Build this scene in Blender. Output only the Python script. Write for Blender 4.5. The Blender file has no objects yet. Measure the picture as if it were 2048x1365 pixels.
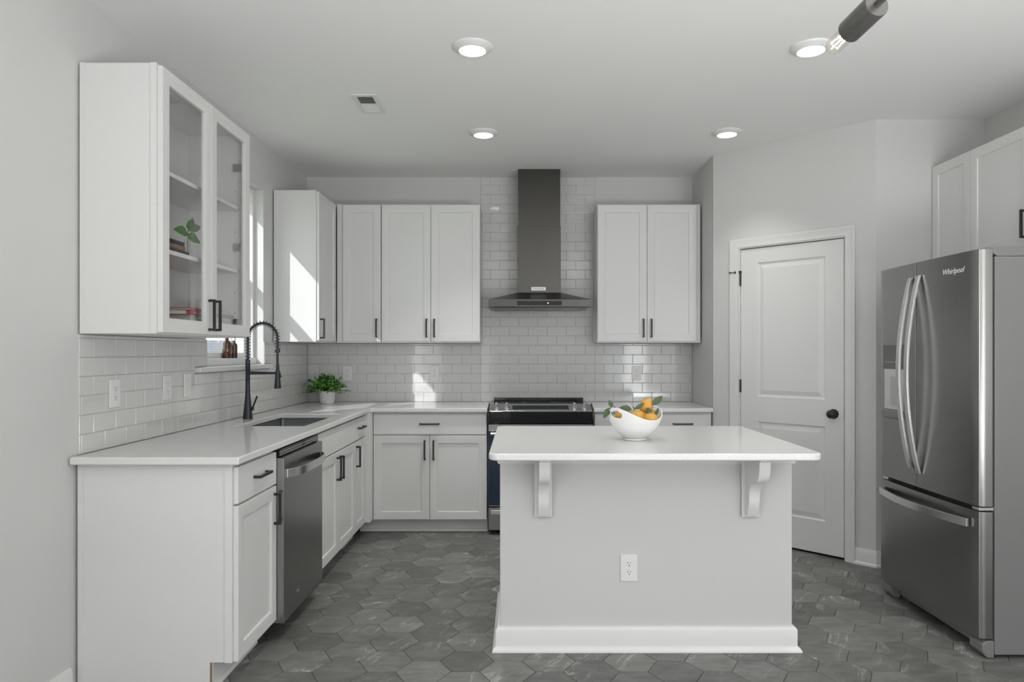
import bpy, bmesh, math, random
from mathutils import Vector, Matrix
random.seed(7)
C = bpy.context.scene.collection
SC = bpy.context.scene

# ------------------------------------------------------------------ camera, world, sun, big lights, exposure
CX, CY, CZ, FPX = 1.74, -5.66, 1.3173, 1390.0
cd = bpy.data.cameras.new('camera'); cam = bpy.data.objects.new('camera', cd); C.objects.link(cam)
cam.location = (CX, CY, CZ); cam.rotation_euler = (math.pi/2, 0, 0)
cd.sensor_width = 36.0; cd.lens = FPX/2048*36.0
cd.shift_x = -17/2048.0; cd.shift_y = 22.5/2048.0
cd.clip_start = 0.02; cd.clip_end = 200
SC.camera = cam
SC.view_settings.view_transform = 'Standard'
SC.view_settings.look = 'None'
SC.view_settings.gamma = 1.0
SC.view_settings.use_curve_mapping = False
SC.view_settings.exposure = -0.32

W = bpy.data.worlds.new('world'); SC.world = W; W.use_nodes = True
bg = W.node_tree.nodes['Background']
bg.inputs[0].default_value = (0.86, 0.91, 1.0, 1); bg.inputs[1].default_value = 3.2

def add_sun(direction, strength):
    l = bpy.data.lights.new('sun', 'SUN'); l.energy = strength; l.angle = math.radians(0.6)
    o = bpy.data.objects.new('sun', l); C.objects.link(o)
    o.rotation_euler = Vector(direction).to_track_quat('-Z', 'Y').to_euler()
add_sun((0.7, 1.0, -0.781), 4.4)

def area(name, loc, direction, sx, sy, power, col=(1, 1, 1)):
    l = bpy.data.lights.new(name, 'AREA'); l.shape = 'RECTANGLE'; l.size = sx; l.size_y = sy; l.energy = power; l.color = col
    o = bpy.data.objects.new(name, l); C.objects.link(o); o.location = loc
    o.rotation_euler = Vector(direction).to_track_quat('-Z', 'Y').to_euler()
    return o
# daylight of the rear and left living-room windows behind the camera
area('daylight_rear', (4.25, -9.50, 1.05), (0, 1, 0), 0.5, 1.7, 20)
area('daylight_side', (-0.02, -7.3, 1.25), (1, 0.1, 0), 2.6, 2.1, 46)
area('fill_right', (4.56, -5.9, 1.10), (-1, 0.1, 0), 1.3, 1.9, 18)  # added fill on a windowless wall, brightens the left-run fronts
# added fill light, no fixture there: aimed up to brighten ceiling and room
area('ceiling_bounce_fill', (3.2, -6.3, 0.55), (0, 0, 1), 2.2, 2.0, 188)

# ------------------------------------------------------------------ materials
MATS = {}
def mat(name, col, rough=0.5, metal=0.0, spec=0.5, bump=0.0, bump_scale=60.0, coat=0.0, sub=0.0):
    if name in MATS: return MATS[name]
    m = bpy.data.materials.new(name); m.use_nodes = True
    nt = m.node_tree; b = nt.nodes['Principled BSDF']
    b.inputs['Base Color'].default_value = (*col, 1); b.inputs['Roughness'].default_value = rough
    b.inputs['Metallic'].default_value = metal; b.inputs['Specular IOR Level'].default_value = spec
    if coat: b.inputs['Coat Weight'].default_value = coat; b.inputs['Coat Roughness'].default_value = 0.05
    if bump:
        tc = nt.nodes.new('ShaderNodeTexCoord'); n = nt.nodes.new('ShaderNodeTexNoise'); n.inputs['Scale'].default_value = bump_scale
        n.inputs['Detail'].default_value = 4
        bp = nt.nodes.new('ShaderNodeBump'); bp.inputs['Strength'].default_value = bump; bp.inputs['Distance'].default_value = 0.002
        nt.links.new(tc.outputs['Object'], n.inputs['Vector']); nt.links.new(n.outputs['Fac'], bp.inputs['Height'])
        nt.links.new(bp.outputs['Normal'], b.inputs['Normal'])
    MATS[name] = m; return m

def noise_color(m, cols, scale=200.0, detail=2.0, pos=None, stretch=None, rough_var=None):
    """base colour from a noise through a ramp (speckle, grain)"""
    nt = m.node_tree; b = nt.nodes['Principled BSDF']
    tc = nt.nodes.new('ShaderNodeTexCoord'); mp = nt.nodes.new('ShaderNodeMapping')
    if stretch: mp.inputs['Scale'].default_value = stretch
    n = nt.nodes.new('ShaderNodeTexNoise'); n.inputs['Scale'].default_value = scale; n.inputs['Detail'].default_value = detail
    r = nt.nodes.new('ShaderNodeValToRGB')
    pos = pos or [i/(len(cols)-1) for i in range(len(cols))]
    while len(r.color_ramp.elements) < len(cols): r.color_ramp.elements.new(0.5)
    for e, p, c in zip(r.color_ramp.elements, pos, cols): e.position = p; e.color = (*c, 1)
    L = nt.links.new
    L(tc.outputs['Object'], mp.inputs['Vector']); L(mp.outputs['Vector'], n.inputs['Vector'])
    L(n.outputs['Fac'], r.inputs['Fac']); L(r.outputs['Color'], b.inputs['Base Color'])
    if rough_var:
        mr = nt.nodes.new('ShaderNodeMapRange'); mr.inputs['To Min'].default_value = rough_var[0]; mr.inputs['To Max'].default_value = rough_var[1]
        L(n.outputs['Fac'], mr.inputs['Value']); L(mr.outputs['Result'], b.inputs['Roughness'])
    return m

def emis(name, col, strength):
    if name in MATS: return MATS[name]
    m = bpy.data.materials.new(name); m.use_nodes = True; nt = m.node_tree
    b = nt.nodes['Principled BSDF']; b.inputs['Base Color'].default_value = (*col, 1)
    b.inputs['Emission Color'].default_value = (*col, 1); b.inputs['Emission Strength'].default_value = strength
    MATS[name] = m; return m

def thin_glass(name, tint=(1, 1, 1), rough=0.0):
    if name in MATS: return MATS[name]
    m = bpy.data.materials.new(name); m.use_nodes = True; nt = m.node_tree
    nt.nodes.remove(nt.nodes['Principled BSDF']); out = nt.nodes['Material Output']
    t = nt.nodes.new('ShaderNodeBsdfTransparent'); t.inputs[0].default_value = (*tint, 1)
    g = nt.nodes.new('ShaderNodeBsdfGlossy'); g.inputs['Roughness'].default_value = rough
    lw = nt.nodes.new('ShaderNodeLayerWeight'); lw.inputs[0].default_value = 0.5
    p5 = nt.nodes.new('ShaderNodeMath'); p5.operation = 'POWER'; p5.inputs[1].default_value = 5.0
    f = nt.nodes.new('ShaderNodeMath'); f.operation = 'MULTIPLY_ADD'; f.inputs[1].default_value = 0.96; f.inputs[2].default_value = 0.04
    nt.links.new(lw.outputs['Facing'], p5.inputs[0]); nt.links.new(p5.outputs[0], f.inputs[0])
    mx = nt.nodes.new('ShaderNodeMixShader'); L = nt.links.new
    L(f.outputs[0], mx.inputs[0]); L(t.outputs[0], mx.inputs[1]); L(g.outputs[0], mx.inputs[2]); L(mx.outputs[0], out.inputs['Surface'])
    MATS[name] = m; return m

WALL = mat('wall_paint', (0.645, 0.645, 0.635), 0.6, bump=0.05, bump_scale=180)
CEIL = mat('ceiling_paint', (0.91, 0.91, 0.90), 0.75, bump=0.05, bump_scale=150)
TRIM = mat('trim_paint', (0.76, 0.76, 0.748), 0.35)
CAB = mat('cabinet_lacquer', (0.74, 0.74, 0.73), 0.34)
ISL = mat('island_paint', (0.61, 0.61, 0.60), 0.5, bump=0.04, bump_scale=180)
INSIDE = mat('cabinet_interior', (0.76, 0.76, 0.748), 0.45)
QUARTZ = noise_color(mat('quartz', (0.7, 0.7, 0.69), 0.13, spec=0.32), [(0.60, 0.60, 0.59), (0.73, 0.73, 0.72), (0.78, 0.78, 0.77)], 330, 2.0, [0.30, 0.45, 0.70])
TILE = mat('glazed_tile', (0.65, 0.65, 0.638), 0.06, coat=0.0)
GROUT = mat('wall_grout', (0.56, 0.56, 0.55), 0.8)
FGROUT = mat('floor_grout', (0.055, 0.055, 0.053), 0.8)
STEEL = noise_color(mat('brushed_steel', (0.4, 0.4, 0.39), 0.28, metal=1.0), [(0.31, 0.31, 0.30), (0.37, 0.37, 0.36)], 30, 3, stretch=(1, 1, 30))
STEELH = mat('satin_steel', (0.72, 0.72, 0.71), 0.25, metal=1.0)
DSTEEL = noise_color(mat('dark_steel', (0.2, 0.2, 0.19), 0.3, metal=1.0), [(0.085, 0.082, 0.078), (0.11, 0.107, 0.102)], 20, 3, stretch=(1, 1, 20))
FSIDE = mat('appliance_grey', (0.195, 0.195, 0.193), 0.42, bump=0.1, bump_scale=500)
BLACK = mat('black_metal', (0.018, 0.018, 0.02), 0.42)
NAVY = mat('blackened_metal', (0.02, 0.024, 0.032), 0.35)
BGLASS = mat('black_glass', (0.006, 0.007, 0.009), 0.05)
BLUEG = mat('oven_glass', (0.012, 0.03, 0.055), 0.08)
DARK = mat('dark_void', (0.02, 0.02, 0.02), 0.6)
WHITEP = mat('white_plastic', (0.78, 0.78, 0.77), 0.3)
CERAM = mat('white_ceramic', (0.80, 0.80, 0.79), 0.12, coat=0.3)
PANE = thin_glass('pane_glass')
WINPANE = thin_glass('window_glass')
BROWN = mat('brown_particle_board', (0.22, 0.12, 0.06), 0.7, bump=0.4, bump_scale=300)

# floor tile: grey stone, every tile its own tone and veins
def floor_mat():
    m = bpy.data.materials.new('stone_floor_tile'); m.use_nodes = True; nt = m.node_tree; L = nt.links.new
    b = nt.nodes['Principled BSDF']
    tc = nt.nodes.new('ShaderNodeTexCoord'); at = nt.nodes.new('ShaderNodeAttribute'); at.attribute_name = 'tone'
    off = nt.nodes.new('ShaderNodeVectorMath'); off.operation = 'SCALE'; off.inputs['Scale'].default_value = 30
    add = nt.nodes.new('ShaderNodeVectorMath'); add.operation = 'ADD'
    L(at.outputs['Color'], off.inputs[0]); L(tc.outputs['Object'], add.inputs[0]); L(off.outputs[0], add.inputs[1])
    n1 = nt.nodes.new('ShaderNodeTexNoise'); n1.inputs['Scale'].default_value = 9; n1.inputs['Detail'].default_value = 7; n1.inputs['Roughness'].default_value = 0.65
    mp = nt.nodes.new('ShaderNodeMapping'); mp.inputs['Scale'].default_value = (1, 2.6, 1); mp.inputs['Rotation'].default_value = (0, 0, 0.4)
    L(add.outputs[0], mp.inputs['Vector']); L(mp.outputs[0], n1.inputs['Vector'])
    r1 = nt.nodes.new('ShaderNodeValToRGB'); e = r1.color_ramp.elements
    e[0].position = 0.25; e[0].color = (0.098, 0.0965, 0.092, 1); e[1].position = 0.8; e[1].color = (0.215, 0.213, 0.205, 1)
    L(n1.outputs['Fac'], r1.inputs['Fac'])
    n2 = nt.nodes.new('ShaderNodeTexNoise'); n2.inputs['Scale'].default_value = 3.6; n2.inputs['Detail'].default_value = 6; n2.inputs['Roughness'].default_value = 0.55; n2.inputs['Distortion'].default_value = 0.6
    mp2 = nt.nodes.new('ShaderNodeMapping'); mp2.inputs['Scale'].default_value = (0.7, 2.2, 1)
    mr2 = nt.nodes.new('ShaderNodeMapping'); mr2.inputs['Rotation'].default_value = (0, 0, -1.0); L(add.outputs[0], mr2.inputs['Vector'])
    L(mr2.outputs[0], mp2.inputs['Vector']); L(mp2.outputs[0], n2.inputs['Vector'])
    r2 = nt.nodes.new('ShaderNodeValToRGB'); e = r2.color_ramp.elements
    e[0].position = 0.43; e[0].color = (0, 0, 0, 1); e[1].position = 0.5; e[1].color = (1, 1, 1, 1)
    for p_, c_ in ((0.489, 0.16), (0.511, 0.16), (0.56, 0.0)):
        e2 = r2.color_ramp.elements.new(p_); e2.color = (c_, c_, c_, 1)
    L(n2.outputs['Fac'], r2.inputs['Fac'])
    n3 = nt.nodes.new('ShaderNodeTexNoise'); n3.inputs['Scale'].default_value = 5
    L(add.outputs[0], n3.inputs['Vector'])
    r3 = nt.nodes.new('ShaderNodeMapRange'); r3.inputs['From Min'].default_value = 0.46; r3.inputs['From Max'].default_value = 0.68; r3.inputs['To Max'].default_value = 0.95
    L(n3.outputs['Fac'], r3.inputs['Value'])
    mul = nt.nodes.new('ShaderNodeMath'); mul.operation = 'MULTIPLY'; L(r2.outputs['Color'], mul.inputs[0]); L(r3.outputs['Result'], mul.inputs[1])
    mx = nt.nodes.new('ShaderNodeMix'); mx.data_type = 'RGBA'; mx.inputs['B'].default_value = (0.5, 0.495, 0.48, 1)
    L(mul.outputs[0], mx.inputs['Factor']); L(r1.outputs['Color'], mx.inputs['A'])
    sep = nt.nodes.new('ShaderNodeSeparateColor'); L(at.outputs['Color'], sep.inputs[0])
    mr = nt.nodes.new('ShaderNodeMapRange'); mr.inputs['To Min'].default_value = 0.72; mr.inputs['To Max'].default_value = 1.30; L(sep.outputs[0], mr.inputs['Value'])
    sc = nt.nodes.new('ShaderNodeVectorMath'); sc.operation = 'SCALE'; L(mx.outputs['Result'], sc.inputs[0]); L(mr.outputs['Result'], sc.inputs['Scale'])
    L(sc.outputs[0], b.inputs['Base Color']); b.inputs['Roughness'].default_value = 0.42
    bp = nt.nodes.new('ShaderNodeBump'); bp.inputs['Strength'].default_value = 0.12; bp.inputs['Distance'].default_value = 0.002
    L(n1.outputs['Fac'], bp.inputs['Height']); L(bp.outputs['Normal'], b.inputs['Normal'])
    return m
FTILE = floor_mat()

# ------------------------------------------------------------------ mesh helpers
class MB:
    def __init__(s, M=None): s.bm = bmesh.new(); s.M = M or Matrix()
    def V(s, co): return s.bm.verts.new(s.M @ Vector(co))
    def F(s, vs, mi=0):
        f = s.bm.faces.new(vs); f.material_index = mi; return f
    def box(s, x0, x1, y0, y1, z0, z1, mi=0):
        v = [s.V((x, y, z)) for z in (z0, z1) for y in (y0, y1) for x in (x0, x1)]
        for q in ((0, 2, 3, 1), (4, 5, 7, 6), (0, 1, 5, 4), (2, 6, 7, 3), (0, 4, 6, 2), (1, 3, 7, 5)): s.F([v[i] for i in q], mi)
        return s
    def prism(s, pts, a0, a1, axis='z', mi=0):
        def P(p, a): return (p[0], p[1], a) if axis == 'z' else ((p[0], a, p[1]) if axis == 'y' else (a, p[0], p[1]))
        lo = [s.V(P(p, a0)) for p in pts]; hi = [s.V(P(p, a1)) for p in pts]; n = len(pts)
        s.F(lo[::-1], mi); s.F(hi, mi)
        for i in range(n): s.F([lo[i], lo[(i+1) % n], hi[(i+1) % n], hi[i]], mi)
        return s
    def loft(s, rings, close_ends=True, mi=0):
        R = [[s.V(p) for p in r] for r in rings]; n = len(R[0])
        for a, b in zip(R, R[1:]):
            for i in range(n): s.F([a[i], a[(i+1) % n], b[(i+1) % n], b[i]], mi)
        if close_ends: s.F(R[0][::-1], mi); s.F(R[-1], mi)
        return s
    def cyl(s, p0, p1, r0, r1=None, n=24, mi=0):
        p0, p1 = Vector(p0), Vector(p1); r1 = r0 if r1 is None else r1
        q = (p1-p0).to_track_quat('Z', 'Y'); X = q @ Vector((1, 0, 0)); Y = q @ Vector((0, 1, 0))
        ring = lambda p, r: [p+X*r*math.cos(2*math.pi*i/n)+Y*r*math.sin(2*math.pi*i/n) for i in range(n)]
        return s.loft([ring(p0, r0), ring(p1, r1)], True, mi)
    def axis_lathe(s, p0, p1, prof, n=32, mi=0, cap=True):
        """prof: (t along the axis in metres, radius)"""
        p0, p1 = Vector(p0), Vector(p1); d = (p1-p0).normalized()
        q = d.to_track_quat('Z', 'Y'); X = q @ Vector((1, 0, 0)); Y = q @ Vector((0, 1, 0))
        rings = [[p0+d*t+X*r*math.cos(2*math.pi*i/n)+Y*r*math.sin(2*math.pi*i/n) for i in range(n)] for t, r in prof]
        return s.loft(rings, cap, mi)
    def tube(s, path, r, n=10, mi=0):
        path = [Vector(p) for p in path]; rings = []
        up = Vector((0, 0, 1)); prevX = None
        for i, p in enumerate(path):
            d = (path[min(i+1, len(path)-1)]-path[max(i-1, 0)]).normalized()
            if prevX is None:
                a = up if abs(d.dot(up)) < 0.9 else Vector((0, 1, 0)); X = d.cross(a).normalized()
            else:
                X = (prevX-d*prevX.dot(d)).normalized()
            Y = d.cross(X); prevX = X
            rr = r[i] if isinstance(r, (list, tuple)) else r
            rings.append([p+X*rr*math.cos(2*math.pi*k/n)+Y*rr*math.sin(2*math.pi*k/n) for k in range(n)])
        return s.loft(rings, True, mi)
    def ellipsoid(s, c, rx, ry, rz, n=24, m=14, shape=None, mi=0):
        rings = []
        for j in range(1, m):
            ph = math.pi*j/m; z = -math.cos(ph); r = math.sin(ph)
            if shape: r, z = shape(r, z)
            rings.append([(c[0]+rx*r*math.cos(2*math.pi*i/n), c[1]+ry*r*math.sin(2*math.pi*i/n), c[2]+rz*z) for i in range(n)])
        return s.loft(rings, True, mi)

def wloc(o):
    v = Vector((0, 0, 0))
    while o is not None: v = v+Vector(o.location); o = o.parent
    return v

def tag(o, label=None, cat=None, group=None, kind=None):
    if label: o['label'] = label
    if cat: o['category'] = cat
    if group: o['group'] = group
    if kind: o['kind'] = kind
    return o

def build(mb, name, m, parent=None, bevel=0.0, seg=2, smooth=True, local=False, ang=35, origin=None):
    bm = mb.bm
    bmesh.ops.recalc_face_normals(bm, faces=bm.faces)
    me = bpy.data.meshes.new(name)
    if not local:
        if parent is not None: off = wloc(parent)
        elif origin is not None: off = Vector(origin)
        else:
            xs = [v.co for v in bm.verts]
            lo = Vector((min(c[i] for c in xs) for i in range(3))); hi = Vector((max(c[i] for c in xs) for i in range(3)))
            off = Vector(((lo.x+hi.x)/2, (lo.y+hi.y)/2, lo.z))
        for v in bm.verts: v.co -= off
    bm.to_mesh(me); bm.free()
    for mm in (m if isinstance(m, (list, tuple)) else [m]): me.materials.append(mm)
    o = bpy.data.objects.new(name, me); C.objects.link(o)
    if parent is not None: o.parent = parent
    elif not local: o.location = off
    if smooth:
        for p in me.polygons: p.use_smooth = True
        me.set_sharp_from_angle(angle=math.radians(ang))
    if bevel:
        b = o.modifiers.new('bevel', 'BEVEL'); b.width = bevel; b.segments = seg; b.limit_method = 'ANGLE'; b.angle_limit = math.radians(40)
        b.harden_normals = True
    return o

def empty(name, loc, label, cat, group=None, rz=0.0, kind=None):
    o = bpy.data.objects.new(name, None); C.objects.link(o); o.location = loc; o.rotation_euler = (0, 0, rz)
    o.empty_display_size = 0.1
    return tag(o, label, cat, group, kind)

def dup(root, loc, rz=None, label=None, group=None):
    r = root.copy(); C.objects.link(r); r.location = loc
    if rz is not None: r.rotation_euler = (0, 0, rz)
    if label: r['label'] = label
    if group: r['group'] = group
    for ch in list(root.children):
        c = ch.copy(); C.objects.link(c); c.parent = r
        for g in list(ch.children):
            d = g.copy(); C.objects.link(d); d.parent = c
    return r

def struct(name, mb, m, label, parent=None, **kw):
    o = build(mb, name, m, parent, **kw)
    if parent is None: tag(o, label, name.split('_')[0], None, 'structure')
    return o

def slab(xs, ys, filled, z0, z1, to=lambda x, y, z: (x, y, z)):
    """plate made of grid cells (cells listed in filled), for slabs and walls with holes"""
    mb = MB(); vc = {}
    def v(i, j, k):
        if (i, j, k) not in vc: vc[(i, j, k)] = mb.V(to(xs[i], ys[j], (z0, z1)[k]))
        return vc[(i, j, k)]
    for (i, j) in filled:
        mb.F([v(i, j, 0), v(i, j+1, 0), v(i+1, j+1, 0), v(i+1, j, 0)])
        mb.F([v(i, j, 1), v(i+1, j, 1), v(i+1, j+1, 1), v(i, j+1, 1)])
        for (di, dj, a, b) in ((-1, 0, (i, j), (i, j+1)), (1, 0, (i+1, j), (i+1, j+1)), (0, -1, (i, j), (i+1, j)), (0, 1, (i, j+1), (i+1, j+1))):
            if (i+di, j+dj) not in filled: mb.F([v(*a, 0), v(*b, 0), v(*b, 1), v(*a, 1)])
    return mb

def basis(origin, U, Wd):
    """(u, v, w) -> world; u along the face to the viewer's right, v up, w out of the face"""
    U = Vector(U).normalized(); Wd = Vector(Wd).normalized(); Z = Vector((0, 0, 1))
    return Matrix(((U.x, Z.x, Wd.x, origin[0]), (U.y, Z.y, Wd.y, origin[1]), (U.z, Z.z, Wd.z, origin[2]), (0, 0, 0, 1)))
S2 = math.sqrt(0.5)

def text_mesh(name, body, size, M, m, parent, extrude=0.0003, align='CENTER', shear=0.0):
    cu = bpy.data.curves.new('t', 'FONT'); cu.body = body; cu.size = size; cu.align_x = align; cu.align_y = 'CENTER'
    cu.extrude = extrude; cu.shear = shear; cu.resolution_u = 3
    t = bpy.data.objects.new('t', cu); C.objects.link(t)
    bpy.context.view_layer.update()
    me = bpy.data.meshes.new_from_object(t); bpy.data.objects.remove(t); bpy.data.curves.remove(cu)
    off = Matrix.Translation(-wloc(parent))
    me.transform(off @ M); me.materials.clear(); me.materials.append(m); me.name = name
    o = bpy.data.objects.new(name, me); C.objects.link(o); o.parent = parent
    return o

H = 2.743; CT = 0.914; CB = 0.884          # ceiling, counter top and underside
TP, TL = 0.0766, 0.1545                    # wall tile pitch

# ------------------------------------------------------------------ room shell
# floor: hexagonal tiles over a grout bed
F_ = 0.2002; Wd_ = F_*2/math.sqrt(3); PX = 0.75*Wd_
fm = MB()
fm.box(-0.2, 4.8, -9.7, 0.2, -0.06, -0.0016, 1)
lay = fm.bm.verts.layers.float_color.new('tone')
for i in range(-12, 20):
    for j in range(-38, 17):
        cx = 1.686+PX*i; cy = -2.796+F_*j+(F_/2 if i % 2 else 0)
        if not (-0.15 < cx < 4.75 and -9.6 < cy < 0.15): continue
        tone = (random.random(), random.random(), random.random(), 1)
        rings = []
        for (sc, z) in ((0.986, -0.002), (0.986, -0.0010), (0.974, 0.0)):
            ring = []
            for k in range(6):
                a = math.pi/3*k; vv = fm.V((cx+Wd_/2*sc*math.cos(a), cy+Wd_/2*sc*math.sin(a), z)); vv[lay] = tone; ring.append(vv)
            rings.append(ring)
        for a, b in zip(rings, rings[1:]):
            for k in range(6): fm.F([a[k], a[(k+1) % 6], b[(k+1) % 6], b[k]], 0)
        fm.F(rings[-1], 0)
floor = struct('floor', fm, [FTILE, FGROUT], 'grey hexagonal stone tile floor', smooth=False)

struct('ceiling', MB().box(-0.2, 4.8, -9.7, 0.2, H, H+0.1), CEIL, 'smooth pale grey ceiling with recessed lights')

WY0, WY1, WZ0, WZ1 = -1.815, -0.958, 1.215, 2.4154       # kitchen window opening
yz = lambda x, y, z: (z, x, y)
ys_ = [-9.7, -8.2, -5.6, WY0, WY1, 0.0]; zs_ = [0, 0.25, WZ0, 2.35, WZ1, H]
cells = {(i, j) for i in range(5) for j in range(5)} - {(3, 2), (3, 3)} - {(1, 1), (1, 2)}
wall_left = struct('wall_left', slab(ys_, zs_, cells, -0.2, 0.0, yz), WALL, 'pale grey wall on the left with the window')
wall_back = struct('wall_back', MB().box(-0.2, 4.70, 0.0, 0.15, 0, H), WALL, 'pale grey wall behind the range')
PAx, PAy, PBx, PBy = 3.137, -0.618, 3.916, -1.4065
struct('wall_pantry', MB().box(PAx, PAx+0.10, PAy+0.03, 0.0, 0, H), WALL, 'short pale grey wall right of the range counter')
# angled wall with the door opening
ULEN = math.hypot(PBx-PAx, PBy-PAy); UD = Vector((PBx-PAx, PBy-PAy, 0)).normalized(); WN = Vector((UD.y, -UD.x, 0)); WN = -WN if WN.y > 0 else WN
ANG = basis((PAx, PAy, 0), UD, WN)
ang = lambda x, y, z: tuple(ANG @ Vector((x, y, z)))
DU0, DU1, DZ = 0.2106, 0.9217, 2.043
struct('wall_angled', slab([0.0, DU0-0.02, DU1+0.02, ULEN], [0, DZ+0.02, H], {(0, 0), (0, 1), (1, 1), (2, 0), (2, 1)}, -0.11, 0.0, ang), WALL, 'angled pale grey wall around the pantry door')
struct('wall_alcove', MB().box(PBx, 4.58, PBy, PBy+0.11, 0, H), WALL, 'pale grey wall beside the refrigerator facing the room')
struct('wall_right', MB().box(4.58, 4.70, -9.7, 0.0, 0, H), WALL, 'pale grey wall behind the refrigerator')
struct('wall_front', slab([-0.2, 3.6, 4.5, 4.7], [0, 0.2, 2.4, H], {(i, j) for i in range(3) for j in range(3)} - {(1, 1)}, -9.7, -9.55, lambda x, y, z: (x, z, y)), WALL, 'living room wall behind the camera')

def baseboard(name, M, u0, u1, label, h=0.10):
    mb = MB(M); pr = [(0, 0.0), (0.022, 0.0), (0.022, 0.012), (0.013, 0.022), (0.013, h-0.02), (0.007, h), (0, h)]
    mb.loft([[(u0, p[1], p[0]) for p in pr], [(u1, p[1], p[0]) for p in pr]])
    return struct(name, mb, TRIM, label)
baseboard('baseboard_left', basis((0, 0, 0), (0, 1, 0), (1, 0, 0)), -5.5, -2.98, 'white baseboard along the left wall')
baseboard('baseboard_angled', ANG, DU1+0.066, ULEN+0.008, 'white baseboard right of the pantry door')
baseboard('baseboard_alcove', basis((PBx, PBy, 0), (1, 0, 0), (0, -1, 0)), -0.006, 0.66, 'white baseboard behind the refrigerator')

# ------------------------------------------------------------------ wall tiles (geometry, part of the walls)
def rect_minus(rects, h):
    out = []
    for (a0, a1, b0, b1) in rects:
        x0, x1, y0, y1 = max(a0, h[0]), min(a1, h[1]), max(b0, h[2]), min(b1, h[3])
        if x0 >= x1 or y0 >= y1: out.append((a0, a1, b0, b1)); continue
        if a0 < x0: out.append((a0, x0, b0, b1))
        if x1 < a1: out.append((x1, a1, b0, b1))
        if b0 < y0: out.append((x0, x1, b0, y0))
        if y1 < b1: out.append((x0, x1, y1, b1))
    return out
def tiles(M, regions, holes, phase, parity, parent):
    mb = MB(M); G = 0.0012
    base = regions[:]
    for h in holes: base = rect_minus(base, h)
    for r in base: mb.box(r[0], r[1], r[2], r[3], 0.0, 0.0052, 1)
    for (u0, u1, v0, v1) in regions:
        for k in range(int((v1-CT)/TP)+1):
            b0 = CT+k*TP; off = phase+(0 if k % 2 == parity else TL/2)
            n0 = math.floor((u0-off)/TL)
            for n in range(n0, int((u1-off)/TL)+2):
                rs = [(max(off+n*TL, u0), min(off+(n+1)*TL, u1), max(b0, v0), min(b0+TP, v1))]
                if rs[0][0] >= rs[0][1] or rs[0][2] >= rs[0][3]: continue
                for h in holes: rs = rect_minus(rs, h)
                tx, ty = random.uniform(-.0018, .0018), random.uniform(-.0018, .0018)
                for (a0, a1, c0, c1) in rs:
                    if a1-a0 < 0.006 or c1-c0 < 0.006: continue
                    a0, a1, c0, c1 = a0+G, a1-G, c0+G, c1-G
                    um, vm = (a0+a1)/2, (c0+c1)/2
                    rings = []
                    for (ins, w) in ((0, 0.004), (0, 0.0068), (0.0010, 0.0080), (0.0022, 0.0083)):
                        ring = []
                        for (u, v) in ((a0+ins, c0+ins), (a1-ins, c0+ins), (a1-ins, c1-ins), (a0+ins, c1-ins)):
                            ring.append(mb.V((u, v, w+((u-um)*tx+(v-vm)*ty if w > 0.006 else 0))))
                        rings.append(ring)
                    for A, B in zip(rings, rings[1:]):
                        for q in range(4): mb.F([A[q], A[(q+1) % 4], B[(q+1) % 4], B[q]], 0)
                    mb.F(rings[-1], 0)
    return build(mb, 'tile_backsplash', [TILE, GROUT], parent, smooth=False)
tiles(basis((0, 0, 0), (1, 0, 0), (0, -1, 0)), [(0.01, 1.414, CT, 1.388), (1.414, 2.347, CT, H), (2.347, 3.133, CT, 1.388)], [], 1.340, 1, wall_back)
tiles(basis((0, 0, 0), (0, 1, 0), (1, 0, 0)), [(-2.932, -0.01, CT, 1.388)], [(WY0-0.15, WY1+0.095, 1.203, 1.24), (WY0-0.0, WY1, 1.22, 1.5)], -2.841, 1, wall_left)

# ------------------------------------------------------------------ kitchen window
win = empty('window_1', (0, (WY0+WY1)/2, WZ0), 'white double-hung window in the left wall above the sink', 'window', kind='structure')
def ring_yz(mb, y0, y1, z0, z1, w, x0, x1, wb=None):
    wb = wb or w
    mb.box(x0, x1, y0, y0+w, z0, z1); mb.box(x0, x1, y1-w, y1, z0, z1)
    mb.box(x0, x1, y0+w, y1-w, z0, z0+wb); mb.box(x0, x1, y0+w, y1-w, z1-w, z1)
mb = MB(); ring_yz(mb, WY0, WY1, WZ0, WZ1, 0.03, -0.19, -0.06, 0.05); build(mb, 'window_frame', TRIM, win, bevel=0.002)
ZM = 1.80
mb = MB(); ring_yz(mb, WY0+0.03, WY1-0.03, ZM-0.02, WZ1-0.03, 0.045, -0.165, -0.135); sash = build(mb, 'upper_sash', TRIM, win, bevel=0.002)
build(MB().box(-0.152, -0.148, WY0+0.07, WY1-0.07, ZM+0.02, WZ1-0.07), 'glass_pane', WINPANE, sash, smooth=False)
mb = MB(); ring_yz(mb, WY0+0.03, WY1-0.03, WZ0+0.05, ZM+0.03, 0.045, -0.132, -0.102, 0.05); sash = build(mb, 'lower_sash', TRIM, win, bevel=0.002)
build(MB().box(-0.119, -0.115, WY0+0.07, WY1-0.07, WZ0+0.09, ZM-0.01), 'glass_pane', WINPANE, sash, smooth=False)
build(MB().box(-0.102, -0.085, (WY0+WY1)/2-0.03, (WY0+WY1)/2+0.03, ZM+0.0, ZM+0.025), 'sash_lock', WHITEP, win, bevel=0.003)
# stool with ears and the higher inner ledge
mb = MB(); mb.box(-0.058, 0.036, WY0-0.14, WY1+0.09, 1.207, 1.236)
build(mb, 'window_sill', TRIM, win, bevel=0.006, seg=3)
build(MB().box(-0.185, -0.045, WY0+0.002, WY1-0.002, 1.237, 1.280), 'sill_ledge', TRIM, win, bevel=0.003)

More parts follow.
